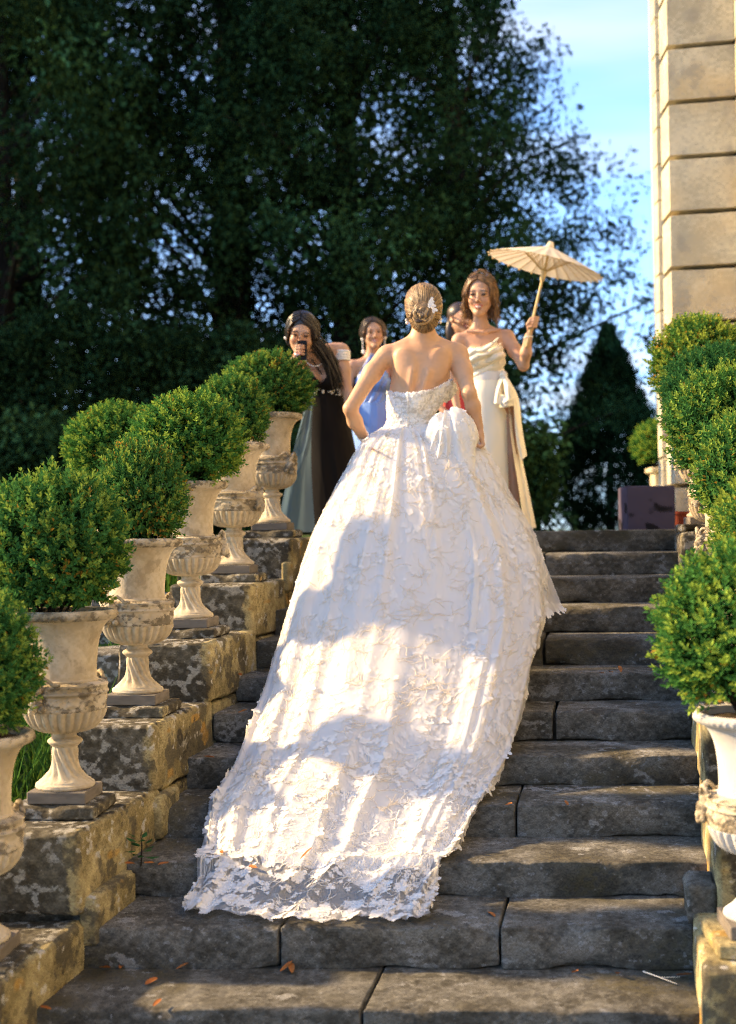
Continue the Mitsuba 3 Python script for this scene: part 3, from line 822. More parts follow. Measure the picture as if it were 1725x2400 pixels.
# ------------------------------------------------------------------ grass beside the left wall
def grass_mesh():
    g = np.random.default_rng(77)
    n = 16000
    a = g.uniform(-2.6, -0.72, n)
    b = g.uniform(-4.6, 0.3, n)
    keep = meshkit.fbm(np.stack([a * 3, b * 3, 0 * a], 1), 2) > 0.36
    a, b = a[keep], b[keep]
    n = len(a)
    p = st(a, b, ground_height(b) - 0.01)
    lean = g.normal(size=(n, 3)) * np.array([0.35, 0.35, 0]) + np.array([0, 0, 1.0])
    h = g.uniform(0.07, 0.24, n)
    side = unit(np.cross(lean, g.normal(size=(n, 3))))
    w = g.uniform(0.004, 0.007, n)
    bend = g.normal(size=(n, 3)) * np.array([0.5, 0.5, -0.2])
    mid = p + unit(lean) * (h * 0.55)[:, None]
    tip = mid + unit(unit(lean) + bend * 0.7) * (h * 0.5)[:, None]
    v = np.stack([p - side * w[:, None], p + side * w[:, None], mid - side * w[:, None] * 0.8, mid + side * w[:, None] * 0.8, tip], 1).reshape(-1, 3)
    i = np.arange(n)[:, None] * 5
    f = np.concatenate([i + np.array([[0, 1, 3]]), i + np.array([[0, 3, 2]]), i + np.array([[2, 3, 4]])])
    c = np.array([0.055, 0.125, 0.022]) * g.uniform(0.6, 1.4, (n, 1)) + np.array([0.05, 0.035, 0.0]) * (g.random((n, 1)) < 0.15)
    return (v, f), np.repeat(c, 5, 0)


gm, gc = grass_mesh()
put('grass', mikit.ply(gm, 'm_leaf', color=gc), None, 'long green grass on the bank beside the left parapet', 'grass', kind='stuff')

# ------------------------------------------------------------------ figures: smooth implicit bodies
class Field:
    """A signed distance field on a grid; shapes are blended in and the surface is read off as one mesh."""

    def __init__(self, lo, hi, h):
        self.lo, self.h = np.array(lo, float), h
        self.n = np.ceil((np.array(hi) - self.lo) / h).astype(int) + 1
        self.d = np.full(self.n, 0.5, np.float32)

    def _box(self, lo, hi, m):
        a = np.clip(np.floor((np.asarray(lo) - m - self.lo) / self.h).astype(int), 0, self.n)
        b = np.clip(np.ceil((np.asarray(hi) + m - self.lo) / self.h).astype(int) + 1, 0, self.n)
        sl = tuple(slice(x, y) for x, y in zip(a, b))
        g = [(self.lo[k] + self.h * np.arange(a[k], b[k])).astype(np.float32) for k in range(3)]
        return sl, g[0][:, None, None], g[1][None, :, None], g[2][None, None, :]

    def _blend(self, sl, d, k, cut):
        o = self.d[sl]
        if cut:
            d = -d
            t = np.clip(0.5 - 0.5 * (d - o) / k, 0, 1)
            self.d[sl] = d * (1 - t) + o * t + k * t * (1 - t)
        else:
            t = np.clip(0.5 + 0.5 * (d - o) / k, 0, 1)
            self.d[sl] = d * (1 - t) + o * t - k * t * (1 - t)

    def limb(self, p0, p1, r0, r1, k=0.02, cut=False):
        p0, p1 = np.array(p0, float), np.array(p1, float)
        R = max(r0, r1)
        sl, X, Y, Z = self._box(np.minimum(p0, p1) - R, np.maximum(p0, p1) + R, k + 3 * self.h)
        u = p1 - p0
        t = np.clip(((X - p0[0]) * u[0] + (Y - p0[1]) * u[1] + (Z - p0[2]) * u[2]) / max(u @ u, 1e-9), 0, 1)
        d = np.sqrt((X - p0[0] - t * u[0]) ** 2 + (Y - p0[1] - t * u[1]) ** 2 + (Z - p0[2] - t * u[2]) ** 2) - (r0 + (r1 - r0) * t)
        self._blend(sl, d.astype(np.float32), k, cut)
        return self

    def chain(self, pts, radii, k=0.02):
        for q in range(len(pts) - 1):
            self.limb(pts[q], pts[q + 1], radii[q], radii[q + 1], k)
        return self

    def ell(self, c, r, k=0.02, R=None, cut=False):
        c, r = np.array(c, float), np.broadcast_to(np.array(r, float), (3,))
        m = r.max() if R is not None else r
        sl, X, Y, Z = self._box(c - m, c + m, k + 3 * self.h)
        q = [X - c[0], Y - c[1], Z - c[2]]
        if R is not None:
            q = [q[0] * R[0, j] + q[1] * R[1, j] + q[2] * R[2, j] for j in range(3)]
        k0 = np.sqrt(sum((q[j] / r[j]) ** 2 for j in range(3)))
        k1 = np.sqrt(sum((q[j] / r[j] ** 2) ** 2 for j in range(3)))
        d = k0 * (k0 - 1) / np.maximum(k1, 1e-6)
        self._blend(sl, d.astype(np.float32), k, cut)
        return self

    def grid(self):
        g = [self.lo[k] + self.h * np.arange(self.n[k]) for k in range(3)]
        return g[0][:, None, None], g[1][None, :, None], g[2][None, None, :]

    def mesh(self, d=None):
        return surface(self.d if d is None else d, self.lo, self.h)


def surface(d, lo, h):
    """Surface nets: the zero level of d as a quad mesh, split into triangles."""
    s = d < 0
    cs = np.array([[i, j, k] for i in (0, 1) for j in (0, 1) for k in (0, 1)])
    n = np.array(d.shape)
    view = lambda a, o: a[o[0]:n[0] - 1 + o[0], o[1]:n[1] - 1 + o[1], o[2]:n[2] - 1 + o[2]]  # noqa: E731
    count = sum(view(s, o).astype(np.int8) for o in cs)
    act = (count > 0) & (count < 8)
    I = np.argwhere(act)
    num = np.full(act.shape, -1, np.int64)
    num[act] = np.arange(len(I))
    acc, w = np.zeros((len(I), 3)), np.zeros(len(I))
    val = [d[I[:, 0] + o[0], I[:, 1] + o[1], I[:, 2] + o[2]].astype(float) for o in cs]
    for a in range(8):
        for b in range(a + 1, 8):
            if np.abs(cs[a] - cs[b]).sum() != 1:
                continue
            x = (val[a] < 0) != (val[b] < 0)
            t = np.where(x, val[a] / np.where(x, val[a] - val[b], 1), 0)
            acc += np.where(x[:, None], cs[a] + t[:, None] * (cs[b] - cs[a]), 0)
            w += x
    v = lo + h * (I + acc / w[:, None])
    F = []
    for ax in range(3):
        u, t = (ax + 1) % 3, (ax + 2) % 3
        o = np.zeros(3, int)
        o[ax] = 1
        m = n.copy()
        m[ax] -= 1
        A = s[:m[0], :m[1], :m[2]]
        B = s[o[0]:o[0] + m[0], o[1]:o[1] + m[1], o[2]:o[2] + m[2]]
        E = np.argwhere(A != B)
        E = E[(E[:, u] > 0) & (E[:, t] > 0) & (E[:, u] < n[u] - 1) & (E[:, t] < n[t] - 1)]
        flip = A[E[:, 0], E[:, 1], E[:, 2]]
        q = []
        for du, dt in ((0, 0), (1, 0), (1, 1), (0, 1)):
            e = E.copy()
            e[:, u] -= du
            e[:, t] -= dt
            q.append(num[e[:, 0], e[:, 1], e[:, 2]])
        q = np.stack(q, 1)
        q = np.where(flip[:, None], q, q[:, ::-1])
        F.append(q[(q >= 0).all(1)])
    F = np.concatenate(F)
    return trimesh.Trimesh(v, np.vstack([F[:, [0, 1, 2]], F[:, [0, 2, 3]]]), process=False)


def smooth_mesh(m, it=6):
    trimesh.smoothing.filter_taubin(m, iterations=it)
    return m


def frame(fwd, roll=0.0):
    """Head axes as columns: right, forward, up, from the direction the face looks in."""
    f = unit(np.array(fwd, float))
    r = unit(np.cross(f, [0, 0, 1.0]))
    u = np.cross(r, f)
    c, s = math.cos(roll), math.sin(roll)
    return np.stack([r * c + u * s, f, u * c - r * s], 1)


def add_head(F, c, A, s=1.0):
    """A head with brow, nose, lips, chin and ears about its centre c; A from frame()."""
    P = lambda x, y, z: np.array(c) + A @ (np.array([x, y, z]) * s)  # noqa: E731
    F.ell(P(0, -0.014, 0.030), np.array([0.073, 0.090, 0.079]) * s, 0.02, A)
    F.ell(P(0, 0.020, -0.030), np.array([0.060, 0.064, 0.078]) * s, 0.03, A)
    for g in (-1, 1):
        F.limb(P(g * 0.046, 0.0, -0.050), P(g * 0.012, 0.068, -0.094), 0.020 * s, 0.017 * s, 0.02)
        F.ell(P(g * 0.036, 0.058, -0.030), np.array([0.022, 0.020, 0.020]) * s, 0.02, A)
        F.ell(P(g * 0.031, 0.099, 0.008), np.array([0.017, 0.016, 0.012]) * s, 0.010, A, cut=True)
        F.ell(P(g * 0.031, 0.0735, 0.007), 0.0125 * s, 0.003)
        F.ell(P(g * 0.0115, 0.090, -0.032), 0.0075 * s, 0.006)
        F.ell(P(g * 0.076, -0.004, -0.006), np.array([0.008, 0.017, 0.029]) * s, 0.006, A)
        F.ell(P(g * 0.082, -0.002, -0.004), np.array([0.006, 0.010, 0.019]) * s, 0.004, A, cut=True)
    F.limb(P(-0.036, 0.074, 0.026), P(0.036, 0.074, 0.026), 0.010 * s, 0.010 * s, 0.016)
    F.limb(P(0, 0.082, 0.018), P(0, 0.101, -0.026), 0.007 * s, 0.0105 * s, 0.010)
    F.ell(P(0, 0.076, -0.096), 0.016 * s, 0.015)
    for x0, x1 in ((-0.021, 0.0), (0.0, 0.021)):
        za, zb = (-0.052, -0.056) if x0 < 0 else (-0.056, -0.052)
        ya, yb = (0.078, 0.086) if x0 < 0 else (0.086, 0.078)
        F.limb(P(x0, ya, za), P(x1, yb, zb), 0.0045 * s, 0.0055 * s, 0.004)
        F.limb(P(x0 * 0.8, ya, za - 0.010), P(x1 * 0.8, yb, zb - 0.012), 0.005 * s, 0.006 * s, 0.004)


SKIN = np.array([0.50, 0.285, 0.170])


def head_paint(v, base, c, A, s=1.0, smile=True):
    """Vertex colours: skin, lips, teeth, brows, lashes and irises."""
    q = (v - np.array(c)) @ A / s
    x, y, z = np.abs(q[:, 0]), q[:, 1], q[:, 2]
    blotch = (meshkit.fbm(v * 14, 3, 4) - 0.5)[:, None]
    col_ = np.tile(base, (len(v), 1)) * (0.92 + 0.16 * meshkit.fbm(v * 70, 3))[:, None] * (1 + blotch * np.array([0.16, 0.30, 0.34]))
    def w(d, soft):
        return np.clip(1 - d / soft, 0, 1)[:, None]
    front = y > 0.055
    zc = -0.0615 + 60 * (np.minimum(x, 0.022) ** 2) * 0.16
    lips = np.sqrt((x / 2.3) ** 2 + (z - zc) ** 2)
    col_ = np.where((front & (lips < 0.0118))[:, None], np.array([0.40, 0.115, 0.09]), col_)
    if smile:
        col_ = np.where((front & (x < 0.0155) & (np.abs(z - zc + 0.0005) < 0.0035))[:, None], np.array([0.72, 0.68, 0.62]), col_)
    zb = 0.0275 - 0.25 * np.maximum(x - 0.030, 0)
    brow = np.abs(z - zb) < 0.0032
    col_ = np.where((front & brow & (x > 0.014) & (x < 0.049))[:, None], np.array([0.07, 0.045, 0.03]), col_)
    eye = np.sqrt(((x - 0.031) / 1.9) ** 2 + (z - 0.0065) ** 2)
    col_ = np.where((front & (eye < 0.0075))[:, None], np.array([0.055, 0.035, 0.026]), col_)
    cheek = np.sqrt((x - 0.040) ** 2 + (z + 0.026) ** 2)
    return col_ + w(cheek, 0.022) * front[:, None] * np.array([0.04, -0.02, -0.02])


def stair_z(x, y):
    """Height of the stone under a point."""
    b = (y - 7.629 + 0.05 * x) / (1 + 0.05 * 0.188)
    k = np.clip(np.ceil(-b / TREAD), 0, 13).astype(int)
    return np.array(NOSE_Z)[k]


SKIN_B = np.array([0.52, 0.295, 0.160])

# ------------------------------------------------------------------ the bride
bride = thing('person', 'bride seen from behind in a white lace gown with a long train on the stairs', 'person')
F = Field((-0.16, 6.10, 0.34), (0.64, 6.58, 1.24), 0.0045)
F.ell((0.270, 6.365, 0.775), (0.146, 0.100, 0.165), 0.03)
F.ell((0.281, 6.368, 0.872), (0.165, 0.078, 0.070), 0.04)
F.ell((0.238, 6.370, 0.680), (0.124, 0.092, 0.12), 0.03)
F.ell((0.212, 6.375, 0.590), (0.102, 0.083, 0.13), 0.03)
F.ell((0.205, 6.385, 0.44), (0.150, 0.115, 0.13), 0.05)
F.ell((0.360, 6.43, 0.735), (0.070, 0.060, 0.065), 0.03)
F.ell((0.200, 6.44, 0.735), (0.070, 0.060, 0.065), 0.03)
F.limb((0.125, 6.365, 0.890), (0.435, 6.365, 0.895), 0.046, 0.046, 0.03)
F.limb((0.286, 6.36, 0.985), (0.165, 6.365, 0.918), 0.034, 0.024, 0.035)
F.limb((0.286, 6.36, 0.985), (0.402, 6.365, 0.920), 0.034, 0.024, 0.035)
F.ell((0.188, 6.292, 0.825), (0.042, 0.018, 0.072), 0.045, frame((0.25, 1, 0), 0.18))
F.ell((0.366, 6.292, 0.830), (0.042, 0.018, 0.072), 0.045, frame((-0.25, 1, 0), -0.18))
F.limb((0.235, 6.262, 0.78), (0.215, 6.27, 0.66), 0.011, 0.010, 0.04)
F.limb((0.297, 6.262, 0.78), (0.262, 6.27, 0.66), 0.011, 0.010, 0.04)
F.limb((0.284, 6.236, 0.93), (0.262, 6.238, 0.79), 0.010, 0.013, 0.035, cut=True)
F.limb((0.262, 6.238, 0.79), (0.222, 6.258, 0.64), 0.013, 0.014, 0.035, cut=True)
F.limb((0.284, 6.365, 0.92), (0.288, 6.345, 1.05), 0.060, 0.052, 0.03)
HB, AB = (0.288, 6.350, 1.105), frame((0.03, 1, 0.02))
add_head(F, HB, AB, 0.98)
# arms: the left bent to the hip, the right one hanging and holding up the skirt
F.chain([(0.095, 6.365, 0.878), (0.030, 6.335, 0.790), (-0.078, 6.255, 0.612)], [0.046, 0.043, 0.034], 0.03)
F.chain([(-0.078, 6.255, 0.606), (-0.058, 6.310, 0.552), (-0.012, 6.405, 0.472)], [0.034, 0.036, 0.0235], 0.02)
F.chain([(0.463, 6.365, 0.882), (0.478, 6.32, 0.79), (0.499, 6.235, 0.672)], [0.047, 0.043, 0.034], 0.03)
F.chain([(0.499, 6.235, 0.668), (0.517, 6.245, 0.61), (0.543, 6.250, 0.512)], [0.034, 0.035, 0.0235], 0.02)
F.ell((0.006, 6.428, 0.437), (0.022, 0.020, 0.042), 0.02, frame((0.2, 0.5, -0.5)))
F.ell((0.551, 6.250, 0.463), (0.020, 0.032, 0.040), 0.015)
for q in range(4):
    # fingers of the left hand pressed flat into the skirt at the hip
    x, z = 0.006 + 0.012 * q, 0.424 - 0.004 * q
    F.chain([(x, 6.42 - 0.012 * q, z), (x + 0.020, 6.415 - 0.012 * q, z - 0.030), (x + 0.038, 6.40 - 0.012 * q, z - 0.052)], [0.0095, 0.0085, 0.007], 0.004)
    # fingers of the right hand curled round the gathered cloth
    y = 6.224 + 0.017 * q
    F.chain([(0.556, y, 0.447), (0.562, y - 0.004, 0.424), (0.549, y - 0.008, 0.412), (0.534, y - 0.006, 0.418)], [0.0100, 0.0095, 0.0085, 0.0075], 0.004)
F.chain([(0.537, 6.227, 0.472), (0.524, 6.212, 0.446), (0.522, 6.217, 0.424)], [0.0115, 0.010, 0.008], 0.005)
F.chain([(-0.004, 6.405, 0.452), (0.014, 6.385, 0.432), (0.026, 6.372, 0.415)], [0.0115, 0.010, 0.008], 0.005)
bm = smooth_mesh(F.mesh(), 4)
put('body', mikit.ply(bm, 'm_skin', smooth=True, color=head_paint(bm.vertices, SKIN_B, HB, AB, 0.98, False)), bride)

# bodice: the torso a few millimetres further out, cut at the waist and along the curved top edge
X, Y, Z = F.grid()
TF = Field((0.02, 6.18, 0.48), (0.50, 6.54, 0.80), 0.0045)
for c, r in [((0.270, 6.365, 0.775), (0.150, 0.103, 0.165)), ((0.238, 6.370, 0.680), (0.127, 0.095, 0.12)), ((0.212, 6.375, 0.590), (0.105, 0.086, 0.13)), ((0.205, 6.385, 0.44), (0.150, 0.115, 0.13)),
             ((0.372, 6.43, 0.725), (0.072, 0.062, 0.070)), ((0.200, 6.44, 0.735), (0.072, 0.062, 0.067))]:
    TF.ell(c, r, 0.03)
for p0, p1 in (((0.235, 6.262, 0.78), (0.215, 6.27, 0.66)), ((0.297, 6.262, 0.78), (0.262, 6.27, 0.66)), ((0.262, 6.262, 0.78), (0.235, 6.268, 0.62))):
    TF.limb(p0, p1, 0.014, 0.013, 0.05)
X, Y, Z = TF.grid()
top = np.interp(X, [0.06, 0.085, 0.14, 0.193, 0.26, 0.32, 0.37, 0.41, 0.45], [0.726, 0.716, 0.690, 0.680, 0.684, 0.697, 0.722, 0.752, 0.745])
scallop = 0.004 * np.sin(X * 170) + 0.003 * np.sin(X * 420)
d = np.maximum(TF.d - 0.0065, np.maximum(Z - top - scallop, 0.505 - Z))
bodm = surface(d, TF.lo, TF.h)
smooth_mesh(bodm, 3)
n = meshkit.fbm(bodm.vertices * 75, 3, 8) - 0.45
bodm.vertices = bodm.vertices + bodm.vertex_normals * (np.clip(n, 0, 1) * 0.016)[:, None]
bodice = put('bodice', mikit.ply(bodm, 'm_lace', smooth=True), bride)
zl = np.linspace(0.505, 0.678, 16)
zip_x = np.interp(zl, [0.5, 0.6, 0.68], [0.196, 0.200, 0.199])
sub = bodm.vertices
zp = []
for zz, xx in zip(zl, zip_x):
    near = sub[(np.abs(sub[:, 2] - zz) < 0.008) & (np.abs(sub[:, 0] - xx) < 0.008)]
    zp.append((xx, near[:, 1].min() - 0.001 if len(near) else 6.28, zz))
put('zipper', mikit.ply(tube(zp, 0.0028, 6), 'm_satin', smooth=True), bodice)
fl = []


# hair: a sleek cap drawn to a low coiled bun
def hair_streaks(v, centre, ax_r, ax_u, dark, light, freq=26, seed=0):
    q = v - centre
    an = np.arctan2(q @ ax_u, q @ ax_r)
    r = np.linalg.norm(np.stack([q @ ax_u, q @ ax_r]), axis=0)
    t = meshkit.fbm(np.stack([np.cos(an) * freq, np.sin(an) * freq, r * 12], 1) + seed, 3, 5)
    t = np.clip((t - 0.32) * 2.6, 0, 1)[:, None]
    return np.array(dark) * (1 - t) + np.array(light) * t, an, t


HF = Field((0.16, 6.19, 0.97), (0.42, 6.48, 1.25), 0.003)
HF.ell((0.288, 6.334, 1.138), (0.0915, 0.105, 0.0935), 0.02)
HF.ell((0.288, 6.305, 1.09), (0.087, 0.078, 0.085), 0.03)
HF.ell((0.288, 6.293, 1.035), (0.062, 0.045, 0.055), 0.03)
X, Y, Z = HF.grid()
d = np.maximum(HF.d, Y - (6.405 + 0.25 * (Z - 1.09)))
HF.d = d.astype(np.float32)
for g in (-1, 1):
    HF.ell((0.288 + g * 0.092, 6.352, 1.085), (0.018, 0.030, 0.038), 0.012, cut=True)
hm = smooth_mesh(HF.mesh(), 3)
BUN = np.array([0.286, 6.225, 1.070])
cc, an, t = hair_streaks(hm.vertices, BUN, np.array([1.0, 0, 0]), np.array([0, 0.45, 0.9]), (0.030, 0.015, 0.007), (0.34, 0.205, 0.085), 20)
hm.vertices = hm.vertices + hm.vertex_normals * ((t[:, 0] - 0.5) * 0.0010)[:, None]
hair = put('hair', mikit.ply(hm, 'm_hair', smooth=True, color=cc), bride)
from scipy.spatial import cKDTree
tree_h = cKDTree(hm.vertices)
g = np.random.default_rng(12)
lines, ltone = [], []
for q in range(420):
    # single strands lying on the cap, drawn back to the bun
    a_ = g.uniform(0, 6.28)
    far = np.array([0.288 + 0.10 * math.cos(a_), 6.20 + 0.21 * g.random(), 1.10 + 0.125 * math.sin(a_)])
    near_ = BUN + np.array([0.040 * math.cos(a_), 0.02, 0.045 * math.sin(a_)])
    tt = np.linspace(0, 1, 12)[:, None]
    raw = far * (1 - tt) + near_ * tt + np.array([0, -0.03, 0]) * np.sin(np.pi * tt)
    _, ii = tree_h.query(raw)
    pts = hm.vertices[ii] + hm.vertex_normals[ii] * (0.0012 + 0.0012 * g.random())
    pts = np.vstack([pts[:1], (pts[:-2] + 2 * pts[1:-1] + pts[2:]) / 4, pts[-1:]])
    if np.linalg.norm(np.diff(pts, axis=0), axis=1).min() < 1e-5:
        continue
    m = tube(pts, 0.0018 * g.uniform(0.6, 1.3), 4)
    lines.append(m)
    w = g.random() ** 1.2
    ltone.append(np.tile(np.array((0.026, 0.013, 0.006)) * (1 - w) + np.array((0.50, 0.32, 0.14)) * w, (len(m.vertices), 1)))
put('strands', mikit.ply(cat(lines), 'm_hair', smooth=True, color=np.concatenate(ltone)), hair)
locks, lcol = [], []
g = np.random.default_rng(3)
for q in range(26):
    # thick strands wound over and under each other in a loose knot
    a0 = g.uniform(0, 6.28)
    r0 = g.uniform(0.014, 0.044)
    tt = np.linspace(0, 1, 16)
    an = a0 + tt * g.uniform(0.45, 0.85) * 6.28 * g.choice([1, 1, -1])
    ecc, phi = g.uniform(0.55, 1.0), g.uniform(0, 3.14)
    ex, ez = r0 * np.cos(an), r0 * ecc * np.sin(an)
    ox, oz = g.normal(size=2) * 0.008
    xx, zz = ex * math.cos(phi) - ez * math.sin(phi) + ox, ex * math.sin(phi) + ez * math.cos(phi) + oz
    rr = np.sqrt(xx ** 2 + zz ** 2)
    dome = np.sqrt(np.clip(1 - (rr / 0.062) ** 2, 0, 1))
    p = np.stack([BUN[0] + xx, BUN[1] + 0.030 - 0.044 * dome + 0.005 * np.sin(tt * 9 + q), BUN[2] + zz - 0.004], 1)
    rad = (0.0085 + 0.005 * g.random()) * np.sin(np.pi * (0.10 + 0.82 * tt)) ** 0.5
    tone = g.random() ** 0.8
    for w in range(4):
        # every strand is four finer locks lying side by side
        off = np.array([math.cos(w * 1.57 + q), 0.5 * math.sin(w * 1.57 + q), math.sin(w * 1.57 + q)])
        m = tube(p + off * rad[:, None] * 0.55, rad * 0.62, 6)
        locks.append(m)
        tw = np.clip(tone + g.normal() * 0.16, 0, 1)
        base = np.array((0.030, 0.015, 0.007)) * (1 - tw) + np.array((0.46, 0.29, 0.125)) * tw
        lcol.append(np.tile(base, (len(m.vertices), 1)))
core = trimesh.creation.icosphere(4, 1.0)
core.vertices = core.vertices * np.array([0.052, 0.030, 0.056]) + BUN + np.array([0, 0.018, -0.004])
locks.append(core)
lcol.append(np.tile(np.array([0.020, 0.010, 0.005]), (len(core.vertices), 1)))
put('bun', mikit.ply(cat(locks), 'm_hair', smooth=True, color=np.concatenate(lcol)), hair)


def petal(L, W, cup=0.25, n=5):
    """A small cupped petal along +x from the origin, face up."""
    t = np.linspace(0, 1, n)
    w = W * np.sin(np.pi * np.clip(0.08 + 0.86 * t, 0, 1) ** 1.05) ** 0.6 * 0.5
    w[-1] *= 0.75
    P = np.stack([np.stack([t * L, -w, cup * w + 0.04 * L * t ** 2], 1), np.stack([t * L, 0 * t, 0.04 * L * t ** 2], 1), np.stack([t * L, w, cup * w + 0.04 * L * t ** 2], 1)], 1)
    return grid_mesh(P)


comb = []
for (dx, dz, rot, L) in [(0.026, 0.052, -0.9, 0.030), (0.022, 0.040, -0.95, 0.034), (0.036, 0.030, -0.9, 0.028), (0.044, 0.012, -1.05, 0.030), (0.030, 0.060, -0.5, 0.018)]:
    for dr_ in (-0.5, 0.5):
        m = petal(L * 0.8, 0.015, 0.3)
        R = trimesh.transformations.rotation_matrix(math.pi / 2, [1, 0, 0])
        m.apply_transform(R)
        m.apply_transform(trimesh.transformations.rotation_matrix(-rot + dr_, [0, 1, 0]) )
        m.apply_translation(BUN + np.array([dx, -0.032 + 0.12 * dx, dz]))
        comb.append(m)
put('hair_comb', mikit.ply(cat(comb), 'm_petal', smooth=True), bride, 'white leaf shaped comb set in the hair beside the bun')
for g_ in (-1, 1):
    x = 0.288 + g_ * 0.086
    m = cat([trimesh.creation.icosphere(2, 0.0062).apply_translation([x, 6.342, 1.052]), trimesh.creation.icosphere(2, 0.0078).apply_translation([x - g_ * 0.004, 6.338, 1.037])])
    put('earring', mikit.ply(m, 'm_pearl', smooth=True), bride)
th = np.linspace(0, 2 * np.pi, 25)
ax = unit(np.array([0.046, 0.095, -0.08]))
u1 = unit(np.cross(ax, [0, 0, 1.0]))
u2 = np.cross(ax, u1)
wc = np.array([-0.020, 6.389, 0.486])
put('bracelet', mikit.ply(tube(wc + 0.0285 * (np.cos(th)[:, None] * u1 + np.sin(th)[:, None] * u2), 0.0028, 6), 'm_pearl', smooth=True), bride)

# skirt and train: rows of left edge, right edge and crest, from the waist to the hem on the tenth step
SKIRT_ROWS = np.array([[[0.1, 6.39, 0.523], [0.341, 6.39, 0.546], [0.204, 6.27, 0.516]],
    [[-0.022, 6.37, 0.444], [0.509, 6.38, 0.485], [0.221, 6.17, 0.423]],
    [[-0.102, 6.34, 0.305], [0.591, 6.36, 0.393], [0.226, 6.06, 0.277]],
    [[-0.176, 6.3, 0.156], [0.695, 6.32, 0.171], [0.23, 5.95, 0.115]],
    [[-0.254, 6.24, -0.019], [0.8, 6.26, -0.034], [0.233, 5.84, -0.071]],
    [[-0.32, 6.12, -0.228], [0.822, 6.15, -0.185], [0.225, 5.7, -0.259]],
    [[-0.38, 5.98, -0.421], [0.800, 6.01, -0.356], [0.206, 5.54, -0.446]],
    [[-0.444, 5.76, -0.636], [0.722, 5.85, -0.500], [0.158, 5.33, -0.633]],
    [[-0.497, 5.47, -0.778], [0.656, 5.65, -0.639], [0.104, 5.12, -0.786]],
    [[-0.532, 5.2, -0.902], [0.562, 5.36, -0.867], [0.046, 4.93, -0.911]],
    [[-0.609, 4.89, -1.007], [0.39, 4.93, -1.01], [-0.04, 4.73, -1.021]],
    [[-0.613, 4.7, -1.121], [0.268, 4.66, -1.12], [-0.088, 4.54, -1.121]],
    [[-0.606, 4.46, -1.226], [0.199, 4.43, -1.214], [-0.193, 4.36, -1.204]],
    [[-0.59, 4.36, -1.244], [0.194, 4.2, -1.245], [-0.273, 4.165, -1.26]]])
NR, NC = 190, 230


def rows_to(n):
    """The rows resampled with a monotone curve, so that the silhouette keeps its corners."""
    from scipy.interpolate import PchipInterpolator
    t = np.arange(len(SKIRT_ROWS)) / (len(SKIRT_ROWS) - 1)
    s = np.linspace(0, 1, n)
    from scipy.ndimage import gaussian_filter1d
    return gaussian_filter1d(PchipInterpolator(t, SKIRT_ROWS.reshape(len(t), 9))(s), 7.0, axis=0, mode='nearest').reshape(n, 3, 3)


